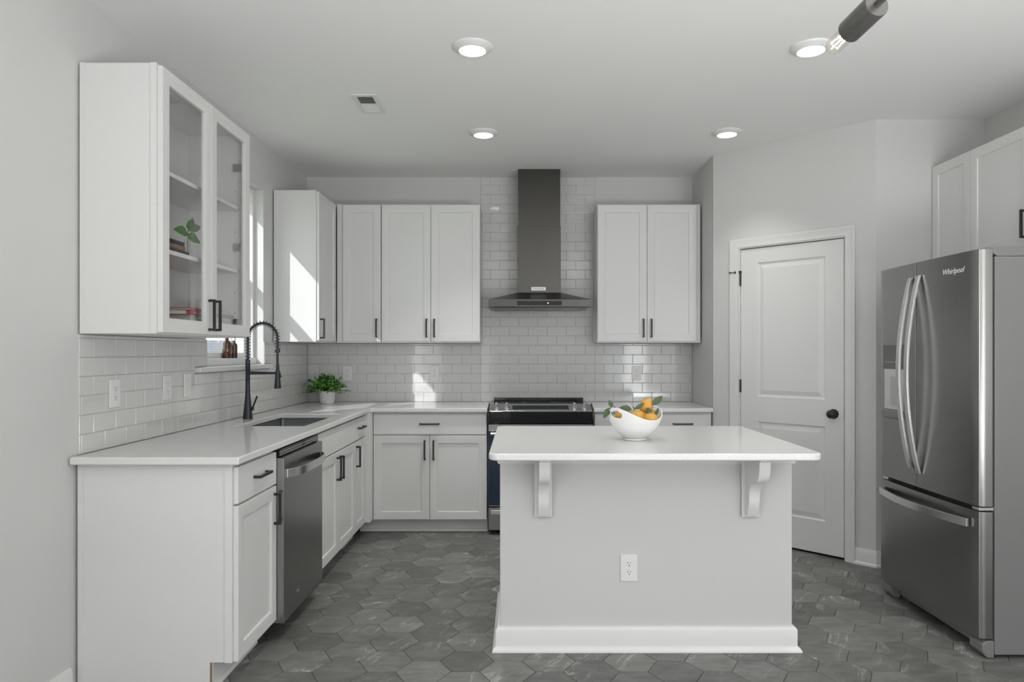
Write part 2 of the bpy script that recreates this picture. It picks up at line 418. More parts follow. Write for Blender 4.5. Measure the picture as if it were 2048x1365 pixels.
# ------------------------------------------------------------------ outside, seen through the window
GRASS = mat('lawn', (0.20, 0.26, 0.12), 0.9, bump=0.3, bump_scale=8)
tag(build(MB().box(-60, -0.22, -20, 60, -0.5, -0.3), 'lawn', GRASS, smooth=False), 'green lawn outside the kitchen window', 'lawn', None, 'structure')
SID = mat('fence_slat', (0.20, 0.21, 0.235), 0.6)
fen = empty('slat_fence', (-14, 25, -0.3), 'blue-grey horizontal slat fence outside the kitchen window', 'fence')
mb = MB()
for k in range(19): mb.box(-34, -4, 24.98, 25.02, -0.28+0.112*k, -0.28+0.112*k+0.109)
build(mb, 'slat_panel', SID, fen, smooth=False)
for k in range(11): build(MB().box(-34+3*k-0.05, -34+3*k+0.05, 25.03, 25.13, -0.3, 1.86), 'post', SID, fen, smooth=False)

# ------------------------------------------------------------------ cabinet parts
def shaker(M, u0, u1, v0, v1, w0, t=0.019, st=0.054, glass=False):
    """frame-and-panel door front between u0..u1, v0..v1, back plane at w0"""
    mb = MB(M); wf = w0+t
    def rect(i, w): return [mb.V((u0+i, v0+i, w)), mb.V((u1-i, v0+i, w)), mb.V((u1-i, v1-i, w)), mb.V((u0+i, v1-i, w))]
    def band(A, B):
        for q in range(4): mb.F([A[q], A[(q+1) % 4], B[(q+1) % 4], B[q]])
    a = rect(0, w0); b = rect(0, wf-0.0015); c = rect(0.0015, wf); d = rect(st, wf); e = rect(st+0.003, wf-0.002)
    band(a, b); band(b, c); band(c, d); band(d, e)
    if glass:
        f = rect(st+0.003, w0); band(e, f); band(f, a)
    else:
        f = rect(st+0.005, wf-0.0085); band(e, f); mb.F(f); mb.F(a[::-1])
    return mb
def slabfront(M, u0, u1, v0, v1, w0, t=0.019):
    return MB(M).box(u0, u1, v0, v1, w0, w0+t)
def pull(M, uc, vc, w, vertical=True, L=0.142, m=None, parent=None):
    mb = MB(M); h = L/2; T = 0.0055; P = 0.032
    if vertical:
        mb.box(uc-T, uc+T, vc-h, vc+h, w+P-0.011, w+P)
        for s in (-1, 1): mb.box(uc-T, uc+T, vc+s*(h-0.0055)-0.0055, vc+s*(h-0.0055)+0.0055, w+0.0002, w+P-0.0108)
    else:
        mb.box(uc-h, uc+h, vc-T, vc+T, w+P-0.011, w+P)
        for s in (-1, 1): mb.box(uc+s*(h-0.0055)-0.0055, uc+s*(h-0.0055)+0.0055, vc-T, vc+T, w+0.0002, w+P-0.0108)
    return build(mb, 'handle', m or BLACK, parent, bevel=0.0008)
def door(M, u0, u1, v0, v1, w, parent, hu=None, hv=None, hl=0.142):
    d = build(shaker(M, u0, u1, v0, v1, w), 'door', CAB, parent)
    if hu is not None: pull(M, hu, hv, w+0.019, True, hl, None, d)
    return d
def drawer(M, u0, u1, v0, v1, w, parent, hu=None, hv=None, name='drawer'):
    d = build(slabfront(M, u0, u1, v0, v1, w), name, CAB, parent, bevel=0.002)
    if hu is not None: pull(M, hu, hv, w+0.019, False, 0.142, None, d)
    return d

R = 0.0015                                  # half of the reveal between fronts
BL = basis((0, 0, 0), (0, 1, 0), (1, 0, 0))  # left run: u = y, w = x
BB = basis((0, 0, 0), (1, 0, 0), (0, -1, 0)) # back run: u = x, w = -y
BR = basis((0, 0, 0), (0, -1, 0), (-1, 0, 0))# right side: u = -y, w = -x
DV0, DV1, WV0, WV1 = 0.1056, 0.7136, 0.722, 0.8667   # door and drawer heights on base units

# ---- left run base units
def base_left(y0, y1, label, x1=0.615):
    return empty('base_cabinet', ((0.012+x1)/2, (y0+y1)/2, 0), label, 'cabinet')
def carcass_left(t, y0, y1, toe=True):
    build(MB().box(0.012, 0.615, y0+0.0006, y1-0.0006, 0.105, CB-0.0006), 'cabinet_box', CAB, t, bevel=0.001)
    if toe:
        build(MB().box(0.50, 0.535, y0+0.0006, y1-0.0006, 0.0005, 0.104), 'toe_kick', CAB, t)
        pr = [(0.5352, 0.0005), (0.550, 0.0005), (0.549, 0.010), (0.543, 0.017), (0.5352, 0.019)]
        mb = MB(); mb.loft([[(p[0], y0+0.0006, p[1]) for p in pr], [(p[0], y1-0.0006, p[1]) for p in pr]]); build(mb, 'shoe_moulding', CAB, t)
Y = [-2.945, -2.512, -1.877, -1.02, -0.72]
w = 0.616
t = base_left(Y[0], Y[1], 'white base cabinet at the near end of the counter, left of the dishwasher')
# near unit: finished end panel with a notch for the toe space
mb = MB(); mb.prism([(0.012, 0.0005), (0.535, 0.0005), (0.535, 0.104), (0.615, 0.104), (0.615, CB-0.0006), (0.012, CB-0.0006)], Y[0], Y[0]+0.019, axis='y')
build(mb, 'end_panel', CAB, t, bevel=0.001)
build(MB().box(0.5275, 0.5345, Y[0]-0.0009, Y[0]-0.0001, 0.001, 0.104), 'raw_edge', BROWN, t, smooth=False)
carcass_left(t, Y[0]+0.02, Y[1])
build(MB().box(0.012, 0.034, Y[0]-0.004, Y[0]-0.0002, 0.0005, CB-0.001), 'scribe_strip', CAB, t)
build(MB().box(0.585, 0.615, Y[0]-0.004, Y[0]-0.0002, 0.104, CB-0.001), 'face_stile', CAB, t)
drawer(BL, Y[0]+0.006, Y[1]-R, WV0, WV1, w, t, (Y[0]+Y[1])/2+0.015, 0.80)
door(BL, Y[0]+0.006, Y[1]-R, DV0, DV1, w, t, Y[1]-0.032, 0.615)
t = base_left(Y[2], Y[3], 'white two-door sink base cabinet with a plain false drawer front, right of the dishwasher')
build(MB().box(0.012, 0.615, Y[2]+0.0006, Y[3]-0.0006, 0.105, 0.66), 'cabinet_box', CAB, t, bevel=0.001)
build(MB().box(0.592, 0.615, Y[2]+0.0006, Y[3]-0.0006, 0.661, CB-0.0006), 'face_rail', CAB, t)
build(MB().box(0.50, 0.535, Y[2]+0.0006, Y[3]-0.0006, 0.0005, 0.104), 'toe_kick', CAB, t)
drawer(BL, Y[2]+R, Y[3]-R, WV0, WV1, w, t, name='false_front')
ym = (Y[2]+Y[3])/2
door(BL, Y[2]+R, ym-R, DV0, DV1, w, t, ym-0.032, 0.615)
door(BL, ym+R, Y[3]-R, DV0, DV1, w, t, ym+0.032, 0.615)
t = base_left(Y[3], Y[4], 'narrow white base cabinet between the sink cabinet and the corner')
carcass_left(t, Y[3], Y[4])
drawer(BL, Y[3]+R, Y[4]-R, WV0, WV1, w, t, (Y[3]+Y[4])/2, 0.80)
door(BL, Y[3]+R, Y[4]-R, DV0, DV1, w, t, Y[3]+0.034, 0.615)
# corner filler unit
t = empty('corner_cabinet', (0.33, -0.35, 0), 'blind white corner base unit in the back left corner', 'cabinet')
build(MB().box(0.012, 0.672, Y[4]+0.0006, -0.012, 0.105, CB-0.0006), 'cabinet_box', CAB, t, bevel=0.001)
build(MB().box(0.50, 0.535, Y[4]+0.0006, -0.5362, 0.0005, 0.104), 'toe_kick', CAB, t)

# ---- back run base units
def base_back(x0, x1, label):
    t = empty('base_cabinet', ((x0+x1)/2, -0.31, 0), label, 'cabinet')
    build(MB().box(x0+0.0006, x1-0.0006, -0.610, -0.012, 0.105, CB-0.0006), 'cabinet_box', CAB, t, bevel=0.001)
    build(MB().box(x0+0.0006 - (0.115 if x0 < 1 else 0), x1-0.0006, -0.535, -0.50, 0.0005, 0.104), 'toe_kick', CAB, t)
    xa = x0+0.0006-(0.115 if x0 < 1 else 0)
    pr = [(-0.5352, 0.0005), (-0.550, 0.0005), (-0.549, 0.010), (-0.543, 0.017), (-0.5352, 0.019)]
    mb = MB(); mb.loft([[(xa, p[0], p[1]) for p in pr], [(x1-0.0006, p[0], p[1]) for p in pr]]); build(mb, 'shoe_moulding', CAB, t)
    return t
wb = 0.611
t = base_back(0.673, 1.498, 'white two-door base cabinet with one wide drawer, left of the range')
drawer(BB, 0.676, 1.494, WV0, WV1, wb, t, 1.083, 0.799)
door(BB, 0.676, 1.0823-R, DV0, DV1, wb, t, 1.0823-0.034, 0.609)
door(BB, 1.0823+R, 1.494, DV0, DV1, wb, t, 1.0823+0.030, 0.609)
t = base_back(2.272, 2.73, 'white base cabinet just right of the range, partly behind the fruit bowl')
drawer(BB, 2.277, 2.73-R, WV0, WV1, wb, t, 2.50, 0.799)
door(BB, 2.277, 2.73-R, DV0, DV1, wb, t, 2.68, 0.609)
t = base_back(2.73, 3.126, 'white base cabinet at the right end of the back counter against the wall')
drawer(BB, 2.73+R, 3.092, WV0, WV1, wb, t, 2.912, 0.799)
door(BB, 2.73+R, 3.092, DV0, DV1, wb, t, 2.77, 0.609)

# ---- countertops
SX0, SX1, SY0, SY1 = 0.17, 0.555, -1.865, -1.105        # sink cut-out
xs = [0.010, SX0, SX1, 0.66, 1.502]; ys = [-2.998, SY0, SY1, -0.66, -0.010]
cells = {(i, j) for i in range(3) for j in range(4)} - {(1, 1)} | {(3, 3)}
o = build(slab(xs, ys, cells, CB, CT), 'countertop', QUARTZ, bevel=0.006, seg=3)
tag(o, 'L-shaped white quartz countertop with the undermount sink cut into it', 'countertop')
o = build(MB().box(2.268, 3.131, -0.66, -0.010, CB, CT), 'countertop', QUARTZ, bevel=0.006, seg=3)
tag(o, 'short white quartz countertop right of the range', 'countertop')

# ---- sink
SINK = noise_color(mat('sink_steel', (0.25, 0.25, 0.25), 0.3, metal=1.0), [(0.26, 0.27, 0.28), (0.34, 0.35, 0.36)], 40, 3)
t = empty('kitchen_sink', ((SX0+SX1)/2, (SY0+SY1)/2, 0.66), 'dark steel undermount sink bowl below the window', 'sink')
def rrect(x0, x1, y0, y1, r, n=6):
    pts = []
    for (cx, cy, a0) in ((x1-r, y1-r, 0), (x0+r, y1-r, 90), (x0+r, y0+r, 180), (x1-r, y0+r, 270)):
        for k in range(n+1):
            a = math.radians(a0+90*k/n); pts.append((cx+r*math.cos(a), cy+r*math.sin(a)))
    return pts
mb = MB()
rings = [[(p[0], p[1], z) for p in rrect(SX0-e, SX1+e, SY0-e, SY1+e, 0.02)] for (e, z) in ((-0.004, 0.8830), (0.012, 0.8830), (0.012, 0.8815), (0.0, 0.8815), (0.0, 0.676), (0.012, 0.664))]
R0 = rings
mb.loft(R0[1:3]+R0[3:], False)
mb2 = MB()
inner = [[(p[0], p[1], z) for p in rrect(SX0+e, SX1-e, SY0+e, SY1-e, 0.018)] for (e, z) in ((-0.012, 0.8830), (0.003, 0.8830), (0.003, 0.70), (0.012, 0.682), (0.04, 0.676))]
mb2.loft(inner, False)
mb2.F([mb2.V(p) for p in inner[-1]])
outer = [[(p[0], p[1], z) for p in rrect(SX0+e, SX1-e, SY0+e, SY1-e, 0.018)] for (e, z) in ((-0.012, 0.8830), (-0.012, 0.8815), (0.0, 0.8815), (0.0, 0.672), (0.03, 0.665))]
mb2.loft(outer, False); mb2.F([mb2.V(p) for p in outer[-1]])
build(mb2, 'sink_bowl', SINK, t, ang=50); mb.bm.free()
build(MB().axis_lathe(((SX0+SX1)/2, -1.30, 0.6765), ((SX0+SX1)/2, -1.30, 1), [(0, 0.045), (0.004, 0.042), (0.004, 0.03), (0.001, 0.025)]), 'drain', STEELH, t)

# ---- faucet
FX, FY = 0.088, -1.45
t = empty('kitchen_faucet', (FX, FY, CT), 'tall black spring-neck kitchen faucet behind the sink', 'faucet')
build(MB().axis_lathe((FX, FY, CT+0.0004), (FX, FY, 2), [(0, 0.0285), (0.008, 0.0285), (0.06, 0.023), (0.12, 0.017), (0.16, 0.0142), (0.20, 0.0132), (0.29, 0.0132), (0.292, 0.0145), (0.355, 0.0145), (0.358, 0.012)], 36), 'faucet_body', NAVY, t)
arc = [(FX, FY, 1.27+0.134*k/6) for k in range(6)]
for k in range(0, 25):
    a = math.pi*(1-k/24); arc.append((FX+0.09+0.09*math.cos(a), FY, 1.404+0.09*math.sin(a)))
arc += [(FX+0.18, FY, 1.404-0.078*k/5) for k in range(1, 6)]
arc += [(FX+0.18, FY, 1.28), (FX+0.181, FY, 1.21)]
build(MB().tube(arc, 0.0075, 12), 'hose', NAVY, t)
# spring coil around the neck
def along(path, sdist):
    d = 0
    for a, b in zip(path, path[1:]):
        a, b = Vector(a), Vector(b); l = (b-a).length
        if d+l >= sdist: return a+(b-a)*((sdist-d)/l), (b-a).normalized()
        d += l
    return Vector(path[-1]), (Vector(path[-1])-Vector(path[-2])).normalized()
neck = arc[:-2]; tot = sum((Vector(b)-Vector(a)).length for a, b in zip(neck, neck[1:]))
turns = 27; coil = []
for k in range(turns*14+1):
    p, d = along(neck, tot*k/(turns*14)); n1 = Vector((0, 1, 0)); n2 = d.cross(n1).normalized(); a = 2*math.pi*k/14
    coil.append(p+n1*0.0155*math.cos(a)+n2*0.0155*math.sin(a))
build(MB().tube(coil, 0.0017, 6), 'spring', NAVY, t)
build(MB().cyl((FX+0.18, FY, 1.335), (FX+0.18, FY, 1.315), 0.0155), 'spring_collar', NAVY, t)
build(MB().axis_lathe((FX+0.181, FY, 1.245), (FX+0.181, FY, 0), [(0, 0.0085), (0.03, 0.0105), (0.045, 0.0125), (0.052, 0.0135), (0.07, 0.0145), (0.142, 0.0205), (0.147, 0.0195), (0.147, 0.012)], 28), 'spray_head', NAVY, t)
build(MB().cyl((FX+0.19, FY-0.004, 1.205), (FX+0.203, FY-0.004, 1.165), 0.005), 'spray_trigger', NAVY, t)
mb = MB(); mb.loft([[(FX+0.012, FY+a, 1.192+b) for a, b in ((-.010, -.011), (.010, -.011), (.010, .011), (-.010, .011))], [(FX+0.168, FY+a, 1.190+b) for a, b in ((-.006, -.006), (.006, -.006), (.006, .007), (-.006, .007))]])
build(mb, 'support_arm', NAVY, t, bevel=0.002)
build(MB().axis_lathe((FX+0.181, FY, 1.20), (FX+0.181, FY, 0), [(0, 0.0165), (0.018, 0.0165)], 28), 'arm_clip', NAVY, t)
lv = build(MB().cyl((FX+0.012, FY, 0.975), (FX+0.036, FY, 0.975), 0.011), 'lever_hub', NAVY, t)
build(MB().cyl((FX+0.030, FY, 0.982), (FX+0.057, FY, 1.052), 0.0055, 0.005), 'lever', NAVY, lv)

# ------------------------------------------------------------------ dishwasher
t = empty('dishwasher', (0.33, (Y[1]+Y[2])/2, 0), 'stainless steel dishwasher under the left counter', 'dishwasher')
y0, y1 = Y[1]+0.004, Y[2]-0.018
build(MB().box(0.03, 0.60, y0+0.004, y1+0.010, 0.09, CB-0.002), 'tub_box', DARK, t)
build(MB().box(0.601, 0.645, y0+0.006, y1-0.004, 0.840, 0.874), 'control_strip', BGLASS, t, bevel=0.003)
for k in range(2): build(MB().box(0.6455, 0.6475, y0+0.008, y1-0.006, 0.848+0.012*k, 0.851+0.012*k), 'trim_line', STEELH, t)
dw = build(MB().box(0.602, 0.667, y0, y1, 0.085, 0.838), 'door_panel', STEEL, t, bevel=0.004, seg=3)
# bowed towel-bar handle with closed ends
prof = []
N = 24
for k in range(N+1):
    s = k/N; yy = y0+0.028+(y1-y0-0.056)*s; bow = 0.008+0.045*(1-(2*s-1)**4)**0.8
    prof.append((yy, bow))
mb = MB()
mb.loft([[(0.667+b, yy, 0.742), (0.667+b-0.007, yy, 0.742), (0.667+b-0.007, yy, 0.782), (0.667+b, yy, 0.782)] for yy, b in prof])
build(mb, 'handle', STEELH, dw, bevel=0.002)
build(MB(basis((0.667, y0+0.10, 0.80), (0, 1, 0), (1, 0, 0))).box(-0.035, 0.035, -0.0018, 0.0018, 0.0001, 0.0009), 'vent_slot', BLACK, dw)
text_mesh('emblem', 'W', 0.03, basis((0.6674, y0+0.20, 0.165), (0, 1, 0), (1, 0, 0)), STEELH, dw, shear=0.4)
build(MB().box(0.52, 0.54, y0, y1, 0.001, 0.084), 'kick_plate', DARK, t)

# ------------------------------------------------------------------ range
t = empty('kitchen_range', (1.885, -0.34, 0), 'stainless and black glass slide-in range against the back wall', 'range')
rx0, rx1 = 1.507, 2.264
build(MB().box(rx0, rx1, -0.615, -0.025, 0.035, 0.905), 'range_body', FSIDE, t)
build(MB().box(rx0-0.001, rx1+0.001, -0.545, -0.030, 0.9155, 0.926), 'cooktop', BGLASS, t, bevel=0.003)
mb = MB(); mb.prism([(-0.075, 0.9265), (-0.030, 0.9265), (-0.030, 0.95), (-0.065, 0.95), (-0.075, 0.943)], rx0+0.02, rx1-0.02, axis='x')
build(mb, 'rear_vent_trim', BGLASS, t, bevel=0.002)
for (a, b) in ((-0.2, -0.14), (-0.1, -0.02), (0.05, 0.17)): pass
for bx, by, br in ((1.70, -0.20, 0.08), (2.07, -0.20, 0.09), (1.70, -0.42, 0.10), (2.07, -0.42, 0.08)):
    build(MB().axis_lathe((bx, by, 0.9262), (bx, by, 1), [(0, br), (0.0004, br), (0.0004, br-0.003), (0, br-0.003)], 40, cap=False), 'burner_ring', mat('burner_mark', (0.12, 0.12, 0.12), 0.3), t)
pan = [(-0.548, 0.936), (-0.640, 0.900), (-0.655, 0.894), (-0.655, 0.878), (-0.548, 0.878)]
cp = build(MB().prism(pan, rx0, rx1, axis='x'), 'control_panel', STEELH, t, bevel=0.003)
for s in (rx0-0.0, rx1-0.006):
    build(MB().prism([(-0.546, 0.9445), (-0.665, 0.8985), (-0.672, 0.885), (-0.672, 0.802), (-0.546, 0.802)], s-0.002, s+0.008, axis='x'), 'side_cap', BGLASS, t, bevel=0.003)
sl = math.atan2(0.036, 0.092); nrm = Vector((0, -math.sin(sl), math.cos(sl)))
for kx in (1.566, 1.640, 2.132, 2.206):
    p = Vector((kx, -0.598, 0.9165))+nrm*0.0006
    kb = build(MB().axis_lathe(p, p+nrm, [(0, 0.0225), (0.006, 0.0215), (0.007, 0.0165), (0.012, 0.0155), (0.013, 0.011), (0.034, 0.0095), (0.036, 0.008)], 28), 'knob', STEELH, cp)
mb = MB(Matrix(((1, 0, 0, 1.886), (0, -math.cos(sl), -math.sin(sl), -0.598), (0, -math.sin(sl), math.cos(sl), 0.9165), (0, 0, 0, 1))))
mb.box(-0.205, 0.205, -0.028, 0.030, 0.0003, 0.0015)
build(mb, 'display', BGLASS, cp)
build(MB().box(rx0+0.008, rx1-0.008, -0.668, -0.616, 0.803, 0.8925), 'front_panel', BGLASS, t, bevel=0.006)
od = build(MB().box(rx0+0.001, rx1-0.001, -0.660, -0.6165, 0.205, 0.798), 'oven_door', STEEL, t, bevel=0.004)
build(MB().box(rx0+0.004, rx1-0.004, -0.6645, -0.6602, 0.215, 0.752), 'door_window', BLUEG, od, bevel=0.001)
mb = MB(); mb.cyl((rx0+0.02, -0.712, 0.735), (rx1-0.02, -0.712, 0.735), 0.012)
for x in (rx0+0.05, rx1-0.05): mb.box(x-0.012, x+0.012, -0.712, -0.6648, 0.725, 0.745)
build(mb, 'handle', STEELH, od)
dr = build(MB().box(rx0+0.001, rx1-0.001, -0.660, -0.6165, 0.035, 0.197), 'storage_drawer', STEEL, t, bevel=0.004)
build(MB().box(rx0+0.02, rx1-0.02, -0.664, -0.6602, 0.15, 0.18), 'drawer_grip', STEELH, dr, bevel=0.002)
for x in (rx0+0.05, rx1-0.05): build(MB().cyl((x, -0.57, 0.0005), (x, -0.57, 0.034), 0.015), 'foot', BLACK, t)

# ------------------------------------------------------------------ range hood
t = empty('range_hood', (1.885, -0.24, 1.64), 'dark steel chimney range hood on the tiled wall', 'range hood')
hx0, hx1, hy = 1.501, 2.262, -0.475; yb = -0.0105
cx0, cx1, cy = 1.7135, 2.0535, -0.262
mb = MB()
lo = [(hx0, yb), (hx0, hy), (hx1, hy), (hx1, yb)]; hi = [(cx0, yb), (cx0, cy), (cx1, cy), (cx1, yb)]
mb.loft([[(p[0], p[1], 1.657) for p in lo], [(p[0], p[1], 1.713) for p in lo], [(p[0], p[1], 1.780) for p in hi]])
can = build(mb, 'canopy', DSTEEL, t, bevel=0.002)
build(MB().box(cx0+0.0005, cx1-0.0005, cy+0.0005, yb, 1.7802, 2.300), 'lower_duct_cover', DSTEEL, t, bevel=0.001)
build(MB().box(cx0+0.008, cx1-0.004, cy+0.006, yb, 2.3002, H-0.0006), 'upper_duct_cover', DSTEEL, t, bevel=0.001)
build(MB().box(1.714, 2.048, hy-0.0012, hy-0.0001, 1.668, 1.700), 'control_strip', BGLASS, can)
build(MB().cyl((1.945, hy-0.0013, 1.684), (1.945, hy-0.0022, 1.684), 0.0045, n=16), 'indicator_light', emis('indicator', (1, 1, 1), 1.5), can)
bd = build(MB().box(1.824, 1.936, cy-0.0035, cy-0.0003, 1.797, 1.824), 'badge', mat('badge_metal', (0.78, 0.78, 0.77), 0.3, metal=0.3), t, bevel=0.001)
text_mesh('lettering', 'KitchenAid', 0.0185, basis((1.88, cy-0.0038, 1.8105), (1, 0, 0), (0, -1, 0)), BLACK, bd)
build(MB().box(hx0+0.03, hx1-0.03, hy+0.03, -0.05, 1.649, 1.6568), 'grease_filter', DSTEEL, t, bevel=0.002)

# ------------------------------------------------------------------ upper cabinets
UZ0, UZ1 = 1.391, 2.456; UV0, UV1 = 1.401, 2.447
# glass-door unit
gy0, gy1, gx = -2.929, -2.040, 0.311
t = empty('glass_door_cabinet', (0.16, (gy0+gy1)/2, UZ0), 'tall white wall cabinet with two glass doors left of the window', 'cabinet')
build(MB().box(0.010, gx, gy0, gy0+0.018, UZ0, UZ1), 'side_panel', CAB, t, bevel=0.001)
build(MB().box(0.010, gx, gy1-0.018, gy1, UZ0, UZ1), 'side_panel', CAB, t, bevel=0.001)
build(MB().box(0.010, 0.032, gy0-0.004, gy0-0.0002, UZ0, UZ1), 'scribe_strip', CAB, t)
build(MB().box(gx-0.024, gx, gy0-0.004, gy0-0.0002, UZ0, UZ1), 'face_stile', CAB, t)
build(MB().box(0.010, 0.018, gy0+0.019, gy1-0.019, UZ0, UZ1), 'back_panel', INSIDE, t)
for z in (UZ0, UZ1-0.018): build(MB().box(0.0185, gx, gy0+0.0185, gy1-0.0185, z+0.0, z+0.018), 'end_board', INSIDE, t)
for z in (2.059, 1.734): build(MB().box(0.019, 0.285, gy0+0.019, gy1-0.019, z-0.009, z+0.009), 'shelf', INSIDE, t, bevel=0.001)
for k in range(8):
    for xx in (0.26,):
        build(MB().cyl((xx, gy1-0.0184, 1.52+0.105*k), (xx, gy1-0.0181, 1.52+0.105*k), 0.0028, n=10), 'pin_hole', DARK, t)
gm = (gy0+gy1)/2-0.006
for (a, b, hu) in ((gy0+0.004, gm-R, gm-0.030), (gm+R, gy1-0.002, gm+0.030)):
    d = build(shaker(BL, a, b, UV0-0.004, UV1, gx+0.001, glass=True), 'door', CAB, t)
    build(MB().box(gx+0.005, gx+0.009, a+0.048, b-0.048, UV0+0.042, UV1-0.046), 'glass_pane', PANE, d, smooth=False)
    pull(BL, hu, 1.485, gx+0.020, True, 0.142, None, d)
for z in (1.47, 1.86, 2.27):
    for yy in (gy0+0.0185, gy1-0.0185-0.012): build(MB().box(0.255, 0.300, yy, yy+0.012, z-0.02, z+0.02), 'hinge', STEELH, t, bevel=0.002)

# corner unit on the left wall
cyN = -0.783
t = empty('wall_cabinet', (0.16, -0.39, UZ0), 'white corner wall cabinet right of the window, its side sunlit', 'cabinet')
build(MB().box(0.010, 0.306, cyN, -0.010, UZ0, UZ1), 'cabinet_box', CAB, t, bevel=0.001)
build(MB().box(0.010, 0.026, cyN-0.004, cyN-0.0002, UZ0, UZ1), 'scribe_strip', CAB, t)
build(MB().box(0.284, 0.306, cyN-0.004, cyN-0.0002, UZ0, UZ1), 'face_stile', CAB, t)
door(BL, cyN+0.003, -0.335, UV0, UV1, 0.307, t, cyN+0.033, 1.485)
# back run uppers
def upper_back(x0, x1, label):
    t = empty('wall_cabinet', ((x0+x1)/2, -0.16, UZ0), label, 'cabinet')
    build(MB().box(x0+0.0005, x1-0.0005, -0.311, -0.0105, UZ0, UZ1), 'cabinet_box', CAB, t, bevel=0.001)
    return t
wu = 0.312
t = upper_back(0.328, 0.671, 'white single-door wall cabinet in the back left corner')
door(BB, 0.378, 0.6665, UV0, UV1, wu, t, 0.638, 1.502)
t = upper_back(0.671, 1.430, 'white two-door wall cabinet left of the range hood')
door(BB, 0.6765, 1.051, UV0, UV1, wu, t, 1.021, 1.502)
door(BB, 1.054, 1.428, UV0, UV1, wu, t, 1.081, 1.502)
t = upper_back(2.328, 3.125, 'white two-door wall cabinet right of the range hood')
door(BB, 2.332, 2.7095, UV0, UV1, wu, t, 2.681, 1.502)
door(BB, 2.7125, 3.089, UV0, UV1, wu, t, 2.742, 1.502)
# over the refrigerator
fx = 4.255; wr = -(fx+0.020)
t = empty('wall_cabinet', (4.42, -1.60, UZ0), 'narrow white wall cabinet between the wall and the refrigerator top', 'cabinet')
build(MB().box(fx+0.021, 4.577, -1.766, -1.4085, 1.70, UZ1), 'cabinet_box', CAB, t, bevel=0.001)
door(BR, 1.412, 1.765, 1.71, UV1, -(fx+0.020), t)
t = empty('wall_cabinet', (4.42, -2.23, 1.84), 'white two-door cabinet above the refrigerator, with a black handle', 'cabinet')
build(MB().box(fx+0.021, 4.577, -2.70, -1.7672, 1.837, UZ1), 'cabinet_box', CAB, t, bevel=0.001)
build(MB().box(fx+0.024, 4.570, -2.69, -1.775, 1.8345, 1.8365), 'underside_panel', BROWN, t, smooth=False)
door(BR, 1.769, 2.231, 1.847, UV1, -(fx+0.020), t, 2.203, 1.957)
door(BR, 2.234, 2.697, 1.847, UV1, -(fx+0.020), t, 2.262, 1.957)

# ------------------------------------------------------------------ island
ix0, ix1, iyf, iyb = 1.649, 2.941, -2.588, -1.885
t = empty('kitchen_island', (2.295, -2.24, 0), 'white kitchen island base with corbels and baseboard', 'island')
build(MB().box(ix0, ix1, iyf, iyb, 0.0, CB-0.0006), 'island_base', ISL, t, bevel=0.004)
def wrap(name, prof):
    """moulding profile (out, z) run round the left, front and right of the base"""
    mb = MB(); rings = []
    for (sx, sy) in ((ix0, iyb), (ix0, iyf), (ix1, iyf), (ix1, iyb)):
        ring = []
        for (o_, z) in prof:
            ring.append((sx-o_ if sx == ix0 else sx+o_, sy if sy == iyb else sy-o_, z))
        rings.append(ring)
    mb.loft(rings); return build(mb, name, TRIM, t)
wrap('baseboard', [(0.0003, 0.0005), (0.033, 0.0005), (0.033, 0.006), (0.028, 0.016), (0.019, 0.022), (0.017, 0.024), (0.017, 0.094), (0.013, 0.102), (0.006, 0.108), (0.0003, 0.110)])
wrap('top_moulding', [(0.0003, 0.824), (0.006, 0.824), (0.011, 0.832), (0.011, CB-0.0008), (0.0003, CB-0.0008)])
def corbel(xc):
    z1 = CB-0.0010
    pts = [(0.0, 0.600), (0.020, 0.600)]
    # S-curve: convex belly low, concave sweep up to the nose
    for k in range(1, 9):
        a = k/8; pts.append((0.020+0.030*math.sin(a*math.pi/2), 0.600+0.085*a))
    for k in range(1, 11):
        a = k/10; pts.append((0.050+0.075*(1-math.cos(a*math.pi/2)), 0.685+0.080*math.sin(a*math.pi/2)))
    for k in range(1, 9):
        a = k/8; pts.append((0.125+0.055*math.sin(a*math.pi/2), 0.765+0.070*(1-math.cos(a*math.pi/2))+0.006*a))
    pts += [(0.180, 0.842), (0.180, z1-0.020), (0.190, z1-0.018), (0.190, z1), (0.0, z1)]
    y0 = iyf-0.0180
    mb = MB(); mb.prism([(y0-p[0], p[1]) for p in pts], xc-0.024, xc+0.024, axis='x')
    c = build(mb, 'corbel', TRIM, t, bevel=0.003, ang=40)
    build(MB().box(xc-0.039, xc+0.039, y0+0.0002, iyf-0.0115, 0.592, z1), 'back_plate', TRIM, c, bevel=0.002)
corbel(1.840); corbel(2.752)
o = build(MB().prism(rrect(1.612, 2.950, -2.899, -1.852, 0.045, 8), CB, CT, 'z'), 'island_countertop', QUARTZ, bevel=0.008, seg=3, ang=30)
tag(o, 'white quartz island countertop with rounded corners', 'countertop')

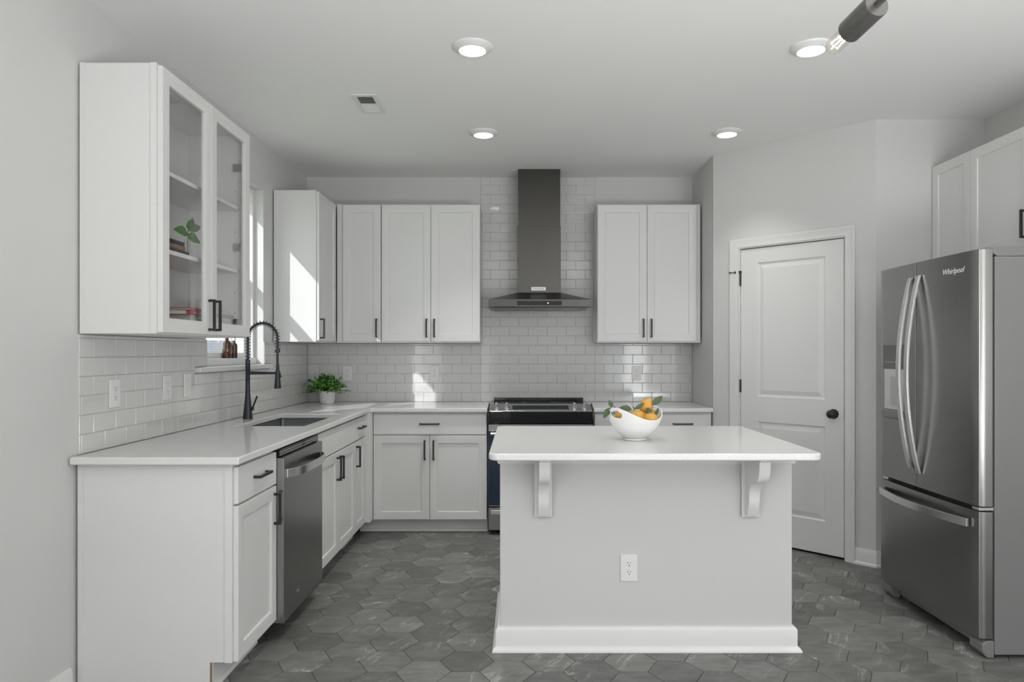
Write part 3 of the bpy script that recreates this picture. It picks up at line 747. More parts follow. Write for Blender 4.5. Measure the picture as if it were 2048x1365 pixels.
# ------------------------------------------------------------------ outlets
def make_outlet(label):
    """local: plate in the xz plane facing -y"""
    t = empty('wall_outlet', (0, 0, 0), label, 'outlet')
    build(MB().box(-0.038, 0.038, -0.0065, 0, -0.060, 0.060), 'cover_plate', WHITEP, t, bevel=0.003, local=True)
    for z in (0.0195, -0.0195):
        rc = build(MB().prism([(0.0165*math.cos(2*math.pi*k/28)*1.02, z+max(-0.0135, min(0.0135, 0.0165*math.sin(2*math.pi*k/28)))) for k in range(28)], -0.0085, -0.0066, axis='y'), 'receptacle', WHITEP, t, local=True, bevel=0.0006)
        mb = MB(); mb.box(-0.0072, -0.0052, -0.0089, -0.0086, z-0.001, z+0.008); mb.box(0.0052, 0.0072, -0.0089, -0.0086, z, z+0.007); mb.cyl((0, -0.0086, z-0.0075), (0, -0.0089, z-0.0075), 0.0025, n=12)
        build(mb, 'contact_slot', DARK, rc, local=True, smooth=False)
    build(MB().cyl((0, -0.0066, 0), (0, -0.0078, 0), 0.003, n=12), 'screw', WHITEP, t, local=True)
    return t
ou = make_outlet('white outlet on the front of the island below its countertop'); ou.location = (2.219, iyf-0.0002, 0.365)
tw = 0.0088
for (loc, rz, lab) in (((0.333, -tw, 1.146), 0, 'white outlet on the back wall behind the potted plant'),
                       ((1.041, -tw, 1.146), 0, 'white outlet beside the sun patch on the back wall tiles'),
                       ((2.683, -tw, 1.146), 0, 'white outlet on the tiles right of the range, above the fruit bowl'),
                       ((tw, -2.700, 1.142), math.pi/2, 'white outlet on the left wall tiles nearest the camera'),
                       ((tw, -2.261, 1.144), math.pi/2, 'white outlet on the left wall tiles beside the light switch')):
    dup(ou, loc, rz, lab)
t = empty('light_switch', (tw, -2.054, 1.146), 'white light switch on the left wall tiles below the window sill end', 'switch', rz=math.pi/2)
build(MB().box(-0.038, 0.038, -0.0065, 0, -0.060, 0.060), 'cover_plate', WHITEP, t, bevel=0.003, local=True)
build(MB().box(-0.005, 0.005, -0.016, -0.0066, -0.004, 0.012), 'toggle', WHITEP, t, bevel=0.002, local=True)
for z in (0.03, -0.03): build(MB().cyl((0, -0.0066, z), (0, -0.0076, z), 0.003, n=12), 'screw', STEELH, t, local=True)

# ------------------------------------------------------------------ ceiling lights and vent
LENS = emis('lamp_lens', (1.0, 0.985, 0.96), 9.0)
def make_downlight(label):
    t = empty('recessed_light', (0, 0, 0), label, 'ceiling light')
    build(MB().axis_lathe((0, 0, 0), (0, 0, -1), [(0.0005, 0.095), (0.004, 0.095), (0.010, 0.088), (0.020, 0.070), (0.023, 0.066), (0.022, 0.062), (0.016, 0.060)], 48), 'trim_ring', WHITEP, t, local=True, ang=60)
    build(MB().axis_lathe((0, 0, 0), (0, 0, -1), [(0.0165, 0.0585), (0.0195, 0.0575), (0.0215, 0.045), (0.0225, 0.02)], 40), 'lens', LENS, t, local=True, ang=60)
    return t
dl = make_downlight('round ceiling light nearest the camera, left of the bulb pendant'); dl.location = (1.516, -2.42, H)
ll = bpy.data.lights.new('downlight', 'AREA'); ll.shape = 'DISK'; ll.size = 0.11; ll.energy = 3.2; ll.color = (1, 0.98, 0.95); ll.spread = math.radians(90)
lo_ = bpy.data.objects.new('lamp_glow', ll); C.objects.link(lo_); lo_.parent = dl; lo_.location = (0, 0, -0.026)
for loc, lab in (((1.500, -1.156, H), 'round ceiling light in front of the range hood, right of the vent'),
                 ((3.075, -1.166, H), 'round ceiling light in front of the angled pantry wall'),
                 ((3.096, -2.417, H), 'round ceiling light partly behind the glowing bulb')):
    r_ = dup(dl, loc, None, lab)
    if loc[1] > -2:
        g_ = [c for c in r_.children if c.type == 'LIGHT'][0]; g_.data = g_.data.copy(); g_.data.energy = 6.5 if loc[0] < 2 else 2.4
t = empty('ceiling_vent', (0.872, -1.675, H), 'white rectangular ceiling air vent with louvres', 'vent')
vx0, vx1, vy0, vy1 = 0.800, 0.944, -1.827, -1.523
mb = MB(); zf = H-0.006
mb.box(vx0, vx0+0.028, vy0, vy1, zf, H-0.0005); mb.box(vx1-0.028, vx1, vy0, vy1, zf, H-0.0005)
mb.box(vx0+0.028, vx1-0.028, vy0, vy0+0.03, zf, H-0.0005); mb.box(vx0+0.028, vx1-0.028, vy1-0.03, vy1, zf, H-0.0005)
mb.box(vx0+0.028, vx1-0.028, -1.682, -1.668, zf, H-0.0005)
build(mb, 'frame', WHITEP, t, bevel=0.001)
build(MB().box(vx0+0.02, vx1-0.02, vy0+0.02, vy1-0.02, H-0.0012, H-0.0004), 'duct_opening', mat('duct_dark', (0.10, 0.10, 0.10), 0.7), t)
for k in range(18):
    yy = vy0+0.036+0.0136*k; s = -1 if yy < -1.675 else 1
    if abs(yy+1.675) < 0.010: continue
    mb = MB(); mb.loft([[(x, yy+a, H-0.0014-b) for a, b in ((-0.0035*s-0.0006, 0), (-0.0035*s+0.0006, 0), (0.0035*s+0.0006, 0.0045), (0.0035*s-0.0006, 0.0045))] for x in (vx0+0.0285, vx1-0.0285)])
    build(mb, 'louvre', WHITEP, t, smooth=False)

# ------------------------------------------------------------------ pendant bulb near the camera
Bk = Vector((2.366, -4.44, 1.9284)); Tp = Vector((2.3457, -4.30, 1.9093)); ax = (Tp-Bk).normalized(); LT = (Tp-Bk).length
hub = Bk-ax*0.30
t = empty('pendant_light', (hub.x, hub.y, 1.9), 'dark metal pendant arm with a glowing tubular bulb at the top edge', 'lamp')
DKM = mat('bronze_metal', (0.13, 0.127, 0.122), 0.38, metal=0.7)
BULB = thin_glass('bulb_glass', (1.0, 0.97, 0.93))
build(MB().axis_lathe(Bk, Tp, [(0, 0.004), (0, 0.0215), (0.002, 0.0225), (0.080, 0.0225), (0.0805, 0.0205), (0.078, 0.012)], 36), 'socket', DKM, t)
bl = build(MB().axis_lathe(Bk, Tp, [(0.0785, 0.0105), (0.084, 0.0145), (0.090, 0.0160), (LT-0.016, 0.0160), (LT-0.008, 0.0140), (LT-0.003, 0.009), (LT, 0.003)], 32), 'bulb', BULB, t, ang=80)
X_ = ax.cross(Vector((0, 0, 1))).normalized(); Y_ = ax.cross(X_)
for k in range(4):
    a = math.pi/4+math.pi/2*k; o_ = X_*0.0075*math.cos(a)+Y_*0.0075*math.sin(a)
    build(MB().cyl(Bk+ax*0.088+o_*0.6, Bk+ax*(LT-0.014)+o_, 0.0013, n=8), 'filament', emis('filament_glow', (1.0, 0.86, 0.66), 40), bl)
build(MB().cyl(Bk-ax*0.0002, hub, 0.006), 'arm', DKM, t)
build(MB().ellipsoid(hub, 0.035, 0.035, 0.035), 'hub', DKM, t)
build(MB().cyl((hub.x, hub.y, hub.z+0.03), (hub.x, hub.y, H-0.02), 0.007), 'stem', DKM, t)
build(MB().axis_lathe((hub.x, hub.y, H-0.0005), (hub.x, hub.y, 0), [(0, 0.06), (0.012, 0.06), (0.02, 0.05)], 36), 'ceiling_canopy', DKM, t)

# ------------------------------------------------------------------ pantry door
t = empty('door_1', tuple(ANG @ Vector(((DU0+DU1)/2, 0, 0))), 'white two-panel pantry door in the angled wall', 'door', kind='structure')
def panel_door(M, u0, u1, v0, v1, wb_, wf, panels):
    mb = MB(M)
    us = [u0, panels[0][0], panels[0][1], u1]; vs = [v0, panels[0][2], panels[0][3], panels[1][2], panels[1][3], v1]
    vc = {}
    def v(i, j):
        if (i, j) not in vc: vc[(i, j)] = mb.V((us[i], vs[j], wf))
        return vc[(i, j)]
    for i in range(3):
        for j in range(5):
            if i == 1 and j in (1, 3):
                a = [v(i, j), v(i+1, j), v(i+1, j+1), v(i, j+1)]
                for (ins, dw) in ((0.007, -0.008), (0.016, -0.009), (0.044, -0.002), (0.046, -0.002)):
                    b = [mb.V((us[i]+ins, vs[j]+ins, wf+dw)), mb.V((us[i+1]-ins, vs[j]+ins, wf+dw)), mb.V((us[i+1]-ins, vs[j+1]-ins, wf+dw)), mb.V((us[i]+ins, vs[j+1]-ins, wf+dw))]
                    for q in range(4): mb.F([a[q], a[(q+1) % 4], b[(q+1) % 4], b[q]])
                    a = b
                mb.F(a)
            else: mb.F([v(i, j), v(i+1, j), v(i+1, j+1), v(i, j+1)])
    bk = [mb.V((u, vv, wb_)) for (u, vv) in ((u0, v0), (u1, v0), (u1, v1), (u0, v1))]
    mb.F(bk[::-1])
    mb.F([v(0, 0), v(1, 0), v(2, 0), v(3, 0), bk[1], bk[0]]); mb.F([v(0, 5), v(1, 5), v(2, 5), v(3, 5), bk[2], bk[3]])
    mb.F([v(0, j) for j in range(6)]+[bk[3], bk[0]]); mb.F([v(3, j) for j in range(6)]+[bk[2], bk[1]])
    return mb
ds = build(panel_door(ANG, DU0+0.003, DU1-0.006, 0.016, DZ-0.006, -0.045, -0.006, [(DU0+0.125, DU1-0.122, 0.225, 0.838), (DU0+0.125, DU1-0.122, 1.012, 1.938)]), 'door_slab', TRIM, t, smooth=False)
mb = MB(ANG)
mb.box(DU0-0.0195, DU0, 0.0005, DZ+0.0195, -0.1095, -0.0005); mb.box(DU1, DU1+0.0195, 0.0005, DZ+0.0195, -0.1095, -0.0005); mb.box(DU0, DU1, DZ, DZ+0.0195, -0.1095, -0.0005)
build(mb, 'jamb', TRIM, t)
# casing with a stepped profile, mitred
cprof = [(0.0, 0.0), (0.0, 0.010), (0.012, 0.013), (0.020, 0.011), (0.042, 0.015), (0.050, 0.019), (0.060, 0.019), (0.060, 0.0)]
mb = MB(ANG); r0 = []
for (u, vv, du, dv) in ((DU0-0.008, 0.0005, -1, 0), (DU0-0.008, DZ+0.008, -1, 1), (DU1+0.008, DZ+0.008, 1, 1), (DU1+0.008, 0.0005, 1, 0)):
    r0.append([(u+du*p[0], vv+dv*p[0], p[1]+0.0005) for p in cprof])
mb.loft(r0); build(mb, 'casing', TRIM, t)
ku, kz = 0.8535, 0.924
kw = tuple(ANG @ Vector((ku, kz, -0.0058))); kd = tuple(ANG @ Vector((ku, kz, 1)))
kn = build(MB().axis_lathe(kw, kd, [(0, 0.031), (0.003, 0.031), (0.008, 0.027), (0.010, 0.012), (0.028, 0.011), (0.034, 0.020), (0.044, 0.0265), (0.054, 0.0265), (0.062, 0.021), (0.066, 0.010)], 32), 'door_knob', BLACK, ds)
build(MB(ANG).box(DU1-0.0028, DU1+0.0015, kz-0.03, kz+0.03, -0.012, -0.0025), 'strike_plate', BLACK, t)
for hz in (1.828, 1.081, 0.22):
    hg = build(MB(ANG).cyl((DU0+0.001, hz-0.045, -0.004), (DU0+0.001, hz+0.045, -0.004), 0.007, n=14), 'hinge', BLACK, t)
mb = MB(ANG); mb.cyl((DU0+0.001, 1.880, -0.002), (DU0-0.065, 1.880, 0.026), 0.003, n=10); mb.cyl((DU0-0.025, 1.880, 0.010), (DU0-0.034, 1.880, 0.013), 0.009, n=14); mb.cyl((DU0-0.060, 1.880, 0.023), (DU0-0.070, 1.880, 0.028), 0.006, n=12)
mb.cyl((DU0+0.001, 1.872, -0.003), (DU0+0.001, 1.890, -0.003), 0.009, n=14)
build(mb, 'hinge_pin_stop', BLACK, t)

# ------------------------------------------------------------------ refrigerator
t = empty('refrigerator', (4.12, -2.263, 0), 'large stainless french-door refrigerator on the right', 'refrigerator')
fy0, fy1 = -2.677, -1.849; fc = (fy0+fy1)/2; hw = (fy1-fy0)/2
build(MB().box(3.776, 4.54, fy0, fy1, 0.015, 1.731), 'cabinet_body', FSIDE, t, bevel=0.005)
def fdoor(name, ya, yb_, z0, z1, xback=3.768, near=False, far=False):
    pts = [(xback, ya), (xback, yb_)]; n = 14
    def xf(y): return 3.698+0.010*((y-fc)/hw)**2
    seq = []
    for k in range(n+1):
        y = yb_+(ya-yb_)*k/n; seq.append((xf(y), y))
    if far:  # rounded outer edge
        seq = [(xf(yb_)+0.030, yb_), (xf(yb_)+0.012, yb_-0.002), (xf(yb_)+0.004, yb_-0.008)]+seq[1:]
    if near:
        seq = seq[:-1]+[(xf(ya)+0.004, ya+0.008), (xf(ya)+0.012, ya+0.002), (xf(ya)+0.030, ya)]
    return build(MB().prism(pts+seq, z0, z1, 'z'), name, STEEL, t, bevel=0.002, ang=50)
fs = -2.2185
dl_ = fdoor('door', fs+0.003, fy1, 0.652, 1.762, far=True)
dr_ = fdoor('door', fy0, fs-0.003, 0.652, 1.762, near=True)
fz = fdoor('freezer_drawer', fy0, fy1, 0.085, 0.630, near=True, far=True)
for (d_, ya, yb_) in ((dl_, fs+0.01, fy1-0.01), (dr_, fy0+0.01, fs-0.01)):
    build(MB().box(3.7685, 3.7755, ya, yb_, 0.67, 1.72), 'gasket', DARK, d_)
build(MB().box(3.7685, 3.7755, fy0+0.01, fy1-0.01, 0.10, 0.62), 'gasket', DARK, fz)
def bow_handle(parent, p0, p1, out, width_dir, wdt, bow, thick=0.012, n=28):
    """arched flat bar from p0 to p1"""
    p0, p1, out, wd = Vector(p0), Vector(p1), Vector(out), Vector(width_dir); mb = MB(); rings = []
    for k in range(n+1):
        s = k/n; b = bow*(math.sin(math.pi*s)**0.85); p = p0+(p1-p0)*s+out*b
        rings.append([p+wd*wdt/2+out*thick, p-wd*wdt/2+out*thick, p-wd*wdt/2+out*0.0005, p+wd*wdt/2+out*0.0005])
    mb.loft(rings); return build(mb, 'handle', STEELH, parent, bevel=0.002)
bow_handle(dl_, (3.6975, fs+0.036, 0.735), (3.6975, fs+0.036, 1.690), (-1, 0, 0), (0, 1, 0), 0.030, 0.062)
bow_handle(dr_, (3.6975, fs-0.036, 0.722), (3.6975, fs-0.036, 1.695), (-1, 0, 0), (0, 1, 0), 0.030, 0.062)
bow_handle(fz, (3.700, fy0+0.055, 0.572), (3.700, fy1-0.035, 0.572), (-1, 0, 0), (0, 0, 1), 0.036, 0.052)
# water and ice dispenser in the far door
xa = 3.6985
dn = build(MB().box(xa-0.0035, xa+0.006, -2.125, -1.913, 0.965, 1.360), 'dispenser_frame', mat('dispenser_grey', (0.22, 0.22, 0.215), 0.35), dl_, bevel=0.002)
build(MB().box(xa-0.0050, xa-0.0037, -2.120, -1.918, 1.232, 1.355), 'control_display', mat('display_grey', (0.13, 0.13, 0.13), 0.12), dn)
build(MB().box(xa-0.0046, xa-0.0037, -2.112, -1.928, 1.018, 1.228), 'recess_back', mat('recess_silver', (0.55, 0.55, 0.54), 0.35), dn)
build(MB().box(xa-0.0140, xa-0.0037, -2.122, -1.916, 0.975, 1.012), 'drip_tray', FSIDE, dn, bevel=0.003)
build(MB().box(xa-0.0120, xa-0.0048, -2.06, -2.00, 1.05, 1.19), 'paddle', mat('paddle_grey', (0.42, 0.42, 0.41), 0.3), dn, bevel=0.002)
for k in range(5): build(MB().box(xa-0.0056, xa-0.0051, -1.952-0.024*k, -1.940-0.024*k, 1.263, 1.268), 'button_mark', STEELH, dn)
text_mesh('lettering', 'Whirlpool', 0.036, basis((3.7008, -2.508, 1.685), (0.0287, -1, 0), (-1, -0.0287, 0)), mat('logo_silver', (0.85, 0.85, 0.85), 0.3), dr_, shear=0.25)
for (ya, yb_) in ((fy0+0.004, fy0+0.085), (fy1-0.085, fy1-0.004)):
    build(MB().prism([(3.790, 1.7315), (3.742, 1.7625), (3.755, 1.772), (3.93, 1.772), (3.95, 1.7315)], ya, yb_, 'y'), 'hinge_cover', FSIDE, t, bevel=0.004)
    build(MB().prism([(3.735, 0.012), (3.722, 0.03), (3.722, 0.062), (3.740, 0.076), (3.775, 0.076), (3.775, 0.002), (3.745, 0.002)], ya-0.004, yb_+0.004, 'y'), 'foot_cover', FSIDE, t, bevel=0.006, seg=3)
    build(MB().box(3.710, 3.775, ya+0.0, ya+0.045, 0.6345, 0.6485), 'hinge_bracket', STEELH, t, bevel=0.002)
build(MB().box(3.790, 3.800, fy0+0.09, fy1-0.09, 0.012, 0.075), 'toe_grille', DARK, t)

# ------------------------------------------------------------------ potted plant on the back counter
px, py = 0.222, -0.205
t = empty('potted_plant', (px, py, CT), 'small bushy green plant in a white lattice pot in the counter corner', 'plant')
mb = MB(); n, m_ = 120, 44; rings = []
for j in range(m_+1):
    z = 0.102*j/m_; rb = 0.049+0.013*(z/0.102)**0.8 if z > 0.006 else 0.046+0.003*z/0.006
    ring = []
    for i in range(n):
        a = 2*math.pi*i/n
        pat = max(abs(math.sin(a*11+z*200)), abs(math.sin(a*11-z*200)))
        r = rb+(0.0030*(pat**6) if 0.006 < z < 0.097 else 0.002)
        ring.append((px+r*math.cos(a), py+r*math.sin(a), CT+0.0004+z))
    rings.append(ring)
rings.append([(px+0.057*math.cos(2*math.pi*i/n), py+0.057*math.sin(2*math.pi*i/n), CT+0.1024) for i in range(n)])
rings.append([(px+0.055*math.cos(2*math.pi*i/n), py+0.055*math.sin(2*math.pi*i/n), CT+0.085) for i in range(n)])
mb.loft(rings); build(mb, 'pot', mat('matte_ceramic', (0.74, 0.74, 0.73), 0.5), t, ang=70)
build(MB().axis_lathe((px, py, CT+0.086), (px, py, 2), [(0, 0.054), (0.004, 0.05), (0.006, 0.02)], 24), 'soil', mat('soil', (0.03, 0.025, 0.02), 0.9), t)
LEAF = [noise_color(mat('leaf_%s' % nme, c, 0.42, spec=0.4), [tuple(x*0.75 for x in c), tuple(min(1, x*1.2) for x in c)], 60) for nme, c in (('deep', (0.025, 0.10, 0.022)), ('mid', (0.075, 0.25, 0.035)), ('bright', (0.20, 0.42, 0.06)))]
def leaf(mb, base, d, L, wdt, mi=0, droop=0.15, nrm=None):
    d = Vector(d).normalized(); side = d.cross(Vector(nrm) if nrm else Vector((random.uniform(-.3, .3), random.uniform(-.3, .3), 1))).normalized(); up = side.cross(d)
    b = Vector(base); st = [(0, 0.05), (0.25, 0.8), (0.5, 1.0), (0.78, 0.62), (1, 0.04)]; L_, M_, R_ = [], [], []
    for (s, w_) in st:
        c = b+d*L*s-up*droop*L*s*s
        L_.append(mb.V(c+side*wdt*w_/2+up*wdt*0.18*w_)); M_.append(mb.V(c)); R_.append(mb.V(c-side*wdt*w_/2+up*wdt*0.18*w_))
    for k in range(4):
        mb.F([L_[k], L_[k+1], M_[k+1], M_[k]], mi); mb.F([M_[k], M_[k+1], R_[k+1], R_[k]], mi)
fol, stm = MB(), MB()
base = Vector((px, py, CT+0.088))
for k in range(150):
    a = random.uniform(0, 2*math.pi); el = random.uniform(-0.12, 1.5); L = random.uniform(0.105, 0.165)*(0.80+0.12*math.cos(el))
    d = Vector((math.cos(a)*math.cos(el), math.sin(a)*math.cos(el), math.sin(el)*1.0+0.05))
    tip = base+Vector((math.cos(a), math.sin(a), 0))*0.025+d*L
    if tip.x < 0.02: tip.x = 0.022+random.uniform(0, .01)
    if tip.y > -0.02: tip.y = -0.022-random.uniform(0, .01)
    mid = (base+tip)/2+Vector((0, 0, 0.012))
    stm.tube([base+Vector((random.uniform(-.03, .03), random.uniform(-.03, .03), 0)), mid, tip], 0.0009, 5)
    for q in range(9):
        s = 0.40+0.62*q/8; p = base.lerp(mid, s*2) if s < 0.5 else mid.lerp(tip, min(1, (s-0.5)*2))
        dd = (d+Vector((random.uniform(-1, 1), random.uniform(-1, 1), random.uniform(-0.5, 0.9)))*0.9).normalized()
        e = p+dd*0.02
        if e.x < 0.012 or e.y > -0.012: dd = Vector((abs(dd.x), -abs(dd.y), dd.z))
        leaf(fol, p, dd, random.uniform(0.014, 0.022), random.uniform(0.009, 0.014), random.choice((0, 0, 1, 1, 2, 2)), 0.15, (math.cos(a)+random.uniform(-.7, .7), math.sin(a)+random.uniform(-.7, .7), random.uniform(0.1, 1.2)))
build(fol, 'foliage', LEAF, t, ang=80); build(stm, 'stem', LEAF[0], t)

# ------------------------------------------------------------------ bowl of lemons on the island
bx, by = 2.268, -2.457
def make_bowl():
    n, m_ = 96, 22; RB = 0.129
    LOB = math.radians(217)
    def top(a): return 0.097+0.055*abs(math.cos(a-LOB))**2.4
    BP = [(0.006, 0.050), (0.012, 0.057), (0.026, 0.073), (0.045, 0.091), (0.061, 0.103), (0.085, 0.1155), (0.11, 0.1235), (0.155, 0.1305)]
    def brad(h):
        for (h0, r0), (h1, r1) in zip(BP, BP[1:]):
            if h <= h1: return r0+(r1-r0)*max(0, (h-h0))/(h1-h0)
        return BP[-1][1]
    mb = MB(); G = []
    for j in range(m_+1):
        s = j/m_; ring = []
        for i in range(n):
            a = 2*math.pi*i/n; h = 0.008+(top(a)-0.008)*s
            r = brad(h)
            ring.append(mb.V((bx+r*math.cos(a)*1.0, by+r*math.sin(a)*0.93, CT+0.0004+h)))
        G.append(ring)
    hole = set()
    for side in (LOB, LOB-math.pi):
        for j in range(m_):
            for i in range(n):
                a = 2*math.pi*(i+0.5)/n; da = (a-side+math.pi) % (2*math.pi)-math.pi
                h = 0.008+(top(a)-0.008)*(j+0.5)/m_
                if (da/0.30)**2+((h-0.120)/0.0165)**2 < 1: hole.add((i, j))
    for j in range(m_):
        for i in range(n):
            if (i, j) in hole: continue
            mb.F([G[j][i], G[j][(i+1) % n], G[j+1][(i+1) % n], G[j+1][i]])
    mb.F([G[0][i] for i in range(n)][::-1])
    return mb
t = empty('fruit_bowl', (bx, by, CT), 'white ceramic bowl with oval side openings holding lemons on the island', 'bowl')
o = build(make_bowl(), 'bowl_body', CERAM, t, ang=60)
sd = o.modifiers.new('solid', 'SOLIDIFY'); sd.thickness = 0.006; sd.offset = -1
ss = o.modifiers.new('subd', 'SUBSURF'); ss.levels = 1; ss.render_levels = 1
build(MB().axis_lathe((bx, by, CT+0.0003), (bx, by, 2), [(0, 0.0500), (0.002, 0.0535), (0.0065, 0.0530), (0.0095, 0.0515)], 48), 'foot_ring', CERAM, t)
LEM = noise_color(mat('lemon_peel', (0.62, 0.33, 0.06), 0.42, bump=0.25, bump_scale=260), [(0.56, 0.27, 0.05), (0.68, 0.38, 0.075)], 18)
LLF = noise_color(mat('lemon_leaf', (0.05, 0.085, 0.03), 0.45), [(0.035, 0.065, 0.022), (0.075, 0.115, 0.04)], 40)
TWIG = mat('lemon_twig', (0.035, 0.03, 0.018), 0.7)
def make_lemon(loc, rot, label, sc=1.0, leaves=(), hang=False):
    t = empty('lemon', loc, label, 'lemon')
    def shp(r, z):
        return (r*(1-0.06*z*z), z*1.0+0.10*(abs(z)**8)*(1 if z > 0 else -1))
    mb = MB(Matrix.Rotation(rot[2], 4, 'Z') @ Matrix.Rotation(rot[1], 4, 'Y') @ Matrix.Rotation(rot[0], 4, 'X'))
    mb.ellipsoid((0, 0, 0), 0.031*sc, 0.031*sc, 0.037*sc, 28, 18, shp)
    build(mb, 'peel', LEM, t, local=True, ang=80)
    for (b, d, L, wd) in leaves:
        mb = MB(); leaf(mb, b, d, L, wd, 0, 0.12, (0.25, -1.0, 0.35))
        lf = build(mb, 'leaf', LLF, t, local=True, ang=80)
    if leaves:
        b = leaves[0][0]; mb = MB(); mb.tube([(b[0]*0.5, b[1]*0.5, b[2]*0.6), b, (b[0]*1.1, b[1]*1.1, b[2]*1.35)], 0.0018, 6); build(mb, 'stalk', TWIG, t, local=True)
    return t
zc = CT
make_lemon((bx+0.002, by-0.030, zc+0.106), (0.2, 1.25, 0.35), 'largest lemon in the bowl, lying left of the topmost one', 1.08, [((-0.012, 0.0, 0.036), (0.75, 0.0, 0.45), 0.060, 0.018), ((-0.020, 0.0, 0.034), (-0.95, -0.1, 0.22), 0.060, 0.030)])
make_lemon((bx+0.052, by-0.001, zc+0.156), (0.3, 0.5, 0.6), 'topmost lemon of the pile with dark leaves on it', 0.98, [((0.022, -0.022, 0.006), (0.85, -0.1, 0.75), 0.064, 0.032), ((0.002, -0.033, -0.006), (0.05, -0.4, -0.75), 0.034, 0.030), ((-0.026, -0.012, 0.008), (-0.4, 0.1, -0.7), 0.026, 0.018)])
make_lemon((bx+0.062, by-0.046, zc+0.100), (0.1, 1.45, 0.1), 'lemon at the front rim of the bowl below the topmost one', 0.90)
make_lemon((bx+0.080, by+0.020, zc+0.108), (0.4, 0.3, -0.5), 'lemon at the right end of the bowl with a small dark leaf', 0.84, [((0.012, -0.030, 0.006), (0.35, -0.2, 0.9), 0.038, 0.016)])
make_lemon((bx-0.056, by+0.014, zc+0.114), (0.2, 1.3, 0.7), 'lemon at the far left of the bowl behind the largest one', 0.95)
make_lemon((bx-0.058, by-0.050, zc+0.088), (0.2, 0.3, 0.2), 'lemon showing through the left oval opening of the bowl', 0.76)
# leafy sprig over the left rim
t = empty('lemon_sprig', (bx-0.115, by+0.01, zc+0.13), 'two green lemon leaves hanging over the left rim of the bowl', 'leaves')
for (b, d, L, wd) in (((bx-0.108, by-0.020, zc+0.152), (-0.45, 0.0, 0.9), 0.036, 0.022), ((bx-0.118, by-0.030, zc+0.150), (-0.60, -0.12, -0.85), 0.058, 0.030)):
    mb = MB(); leaf(mb, b, d, L, wd, 0, 0.08, (-0.25, -1.0, 0.3)); build(mb, 'leaf', LLF, t, ang=80)
build(MB().tube([(bx-0.080, by-0.020, zc+0.140), (bx-0.104, by-0.022, zc+0.156), (bx-0.119, by-0.030, zc+0.151)], 0.0016, 6), 'twig', TWIG, t)

# ------------------------------------------------------------------ books and sprig in the glass cabinet
PAGE = mat('paper', (0.66, 0.64, 0.60), 0.8)
def book(y0, y1, z0, h, depth, xs_, col, txt, tcol, label, group, tsize=None, ty=None):
    t = empty('book', (xs_-depth/2, (y0+y1)/2, z0), label, 'book', group)
    m = mat('cover_%d_%d_%d' % tuple(int(c*1000) for c in col), col, 0.45)
    mb = MB(); x0 = xs_-depth
    mb.box(x0, xs_-0.002, y0, y1, z0+0.0003, z0+0.0022); mb.box(x0, xs_-0.002, y0, y1, z0+h-0.0022, z0+h-0.0003); mb.box(xs_-0.002, xs_, y0, y1, z0+0.0003, z0+h-0.0003)
    cv = build(mb, 'cover', m, t, bevel=0.0004)
    build(MB().box(x0+0.004, xs_-0.0022, y0+0.003, y1-0.003, z0+0.0024, z0+h-0.0024), 'page_block', PAGE, t, smooth=False)
    if txt:
        text_mesh('lettering', txt, tsize or h*0.8, basis((xs_+0.0003, ty if ty is not None else (y0+y1)/2, z0+h*0.48), (0, 1, 0), (1, 0, 0)), mat('ink_%d' % int(tcol[0]*100), tcol, 0.5), cv, extrude=0.0001)
S1 = 1.7433
book(-2.815, -2.560, S1, 0.020, 0.20, 0.262, (0.045, 0.032, 0.035), '', (0.55, 0.40, 0.22), 'dark brown book at the bottom of the middle shelf stack', 'cookbooks on the middle shelf')
book(-2.825, -2.585, S1+0.0201, 0.019, 0.19, 0.258, (0.21, 0.145, 0.095), 'food', (0.7, 0.66, 0.58), 'tan book in the middle of the shelf stack', 'cookbooks on the middle shelf', 0.018, -2.77)
book(-2.830, -2.590, S1+0.0392, 0.019, 0.19, 0.256, (0.022, 0.025, 0.030), 'foods', (0.75, 0.75, 0.75), 'black book with white script on top of the shelf stack', 'cookbooks on the middle shelf', 0.018, -2.765)
S0 = UZ0+0.0185
gA = 'cookbooks on the bottom shelf'
zz = S0
for (y0, y1, h, dp, xs_, col, txt, tc, lab) in (
    (-2.565, -2.335, 0.022, 0.20, 0.268, (0.55, 0.52, 0.48), '', (0, 0, 0), 'cream book at the bottom of the stack behind the left glass door'),
    (-2.575, -2.345, 0.024, 0.20, 0.270, (0.48, 0.05, 0.035), '', (0, 0, 0), 'red book just under the white lettered one'),
    (-2.560, -2.345, 0.018, 0.19, 0.268, (0.66, 0.66, 0.65), 'MILK BAR', (0.03, 0.03, 0.03), 'white book with black MILK BAR lettering'),
    (-2.545, -2.350, 0.011, 0.19, 0.262, (0.50, 0.50, 0.49), '', (0.1, 0.1, 0.1), 'thin grey book between the white one and the red one'),
    (-2.590, -2.355, 0.021, 0.20, 0.266, (0.33, 0.03, 0.05), 'KETO AIR', (0.75, 0.72, 0.7), 'dark red book with white KETO AIR lettering'),
    (-2.545, -2.360, 0.012, 0.17, 0.262, (0.55, 0.03, 0.03), '', (0, 0, 0), 'small bright red book on top of the left stack')):
    book(y0, y1, zz, h, dp, xs_, col, txt, tc, lab, gA, None, y0+0.105 if txt else None); zz += h+0.0002
zz = S0
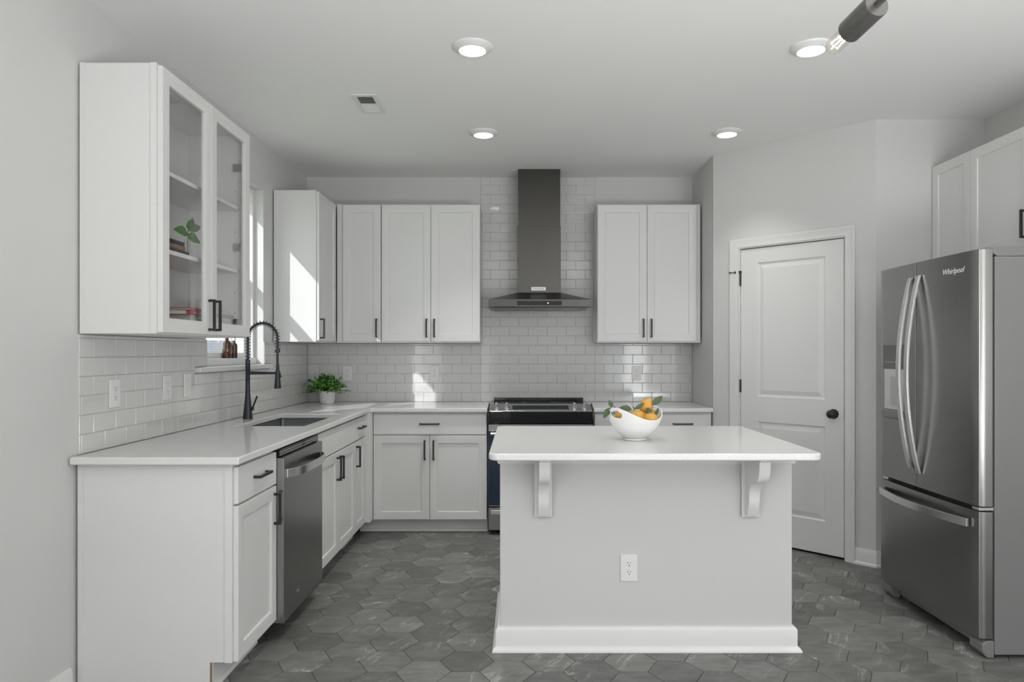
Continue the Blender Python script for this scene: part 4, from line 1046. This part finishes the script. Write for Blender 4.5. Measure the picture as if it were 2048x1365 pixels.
for (y0, y1, h, col, txt, tc, lab) in (
    (-2.318, -2.078, 0.022, (0.58, 0.58, 0.57), '', (0, 0, 0), 'pale grey book at the bottom of the stack behind the right glass door'),
    (-2.318, -2.088, 0.020, (0.64, 0.64, 0.63), '', (0, 0, 0), 'second white book up in the right stack'),
    (-2.318, -2.105, 0.020, (0.66, 0.66, 0.65), '', (0.1, 0.1, 0.1), 'bright white book in the middle of the right stack'),
    (-2.310, -2.110, 0.016, (0.62, 0.62, 0.62), '', (0.15, 0.15, 0.15), 'white book just under the grey one with a pink band'),
    (-2.300, -2.075, 0.018, (0.34, 0.34, 0.34), '', (0, 0, 0), 'grey book with a pale pink band on its spine'),
    (-2.310, -2.118, 0.014, (0.55, 0.55, 0.55), '', (0, 0, 0), 'top book of the right stack, white and grey')):
    book(y0, y1, zz, h, 0.18, 0.262, col, txt, tc, lab, gA, None, y0+0.15); zz += h+0.0002
VX, VY = 0.185, -2.420
t = empty('bud_vase', (VX, VY, S1), 'small clear glass vase with a leafy green sprig on the middle shelf', 'vase')
o = build(MB().axis_lathe((VX, VY, S1+0.0003), (VX, VY, 3), [(0, 0.020), (0.003, 0.024), (0.04, 0.026), (0.07, 0.015), (0.095, 0.012), (0.10, 0.014)], 32, cap=False), 'vase_body', thin_glass('vase_glass', (0.96, 0.98, 0.97)), t, ang=80)
mb = MB(); mb.tube([(VX, VY, S1+0.006), (VX+0.003, VY, S1+0.08), (VX+0.01, VY-0.01, S1+0.15)], 0.0015, 6)
build(mb, 'stem', LEAF[0], t)
for (d, zz, L) in (((-0.1, -0.9, 0.1), 0.125, 0.075), ((0.5, 0.6, 0.4), 0.14, 0.06), ((0.6, -0.5, 0.5), 0.15, 0.055), ((0.3, 0.8, -0.1), 0.12, 0.06), ((0.5, 0.1, 0.9), 0.15, 0.045), ((0.7, 0.3, -0.3), 0.11, 0.05)):
    mb = MB(); leaf(mb, (VX+0.006, VY-0.006, S1+zz), d, L*1.2, L*0.72, 1, 0.15, (0.75, -0.6, 0.3)); build(mb, 'leaf', LEAF, t, ang=80)

# ------------------------------------------------------------------ amber bottles on the window ledge
AMB = mat('amber_glass', (0.075, 0.022, 0.010), 0.08, coat=0.5)
AMB.node_tree.nodes['Principled BSDF'].inputs['Transmission Weight'].default_value = 0.55
def bottle(x, y, r, h, label):
    t = empty('amber_bottle', (x, y, 1.2803), label, 'bottle', 'amber bottles on the window ledge')
    build(MB().axis_lathe((x, y, 1.2805), (x, y, 3), [(0, r*0.92), (0.003, r), (h*0.74, r), (h*0.82, r*0.85), (h*0.88, r*0.45), (h, r*0.42)], 28), 'bottle_body', AMB, t)
    build(MB().axis_lathe((x, y, 1.2805+h+0.0002), (x, y, 3), [(0, r*0.5), (0.018, r*0.5), (0.02, 0.004), (0.040, 0.004), (0.040, 0.010), (0.048, 0.010)], 20), 'pump_top', WHITEP, t)
bottle(-0.075, -1.365, 0.026, 0.125, 'tall amber bottle at the left on the window ledge')
bottle(-0.075, -1.305, 0.022, 0.095, 'short amber bottle in the middle of the window ledge trio')
bottle(-0.075, -1.255, 0.020, 0.110, 'slim amber bottle at the right on the window ledge')
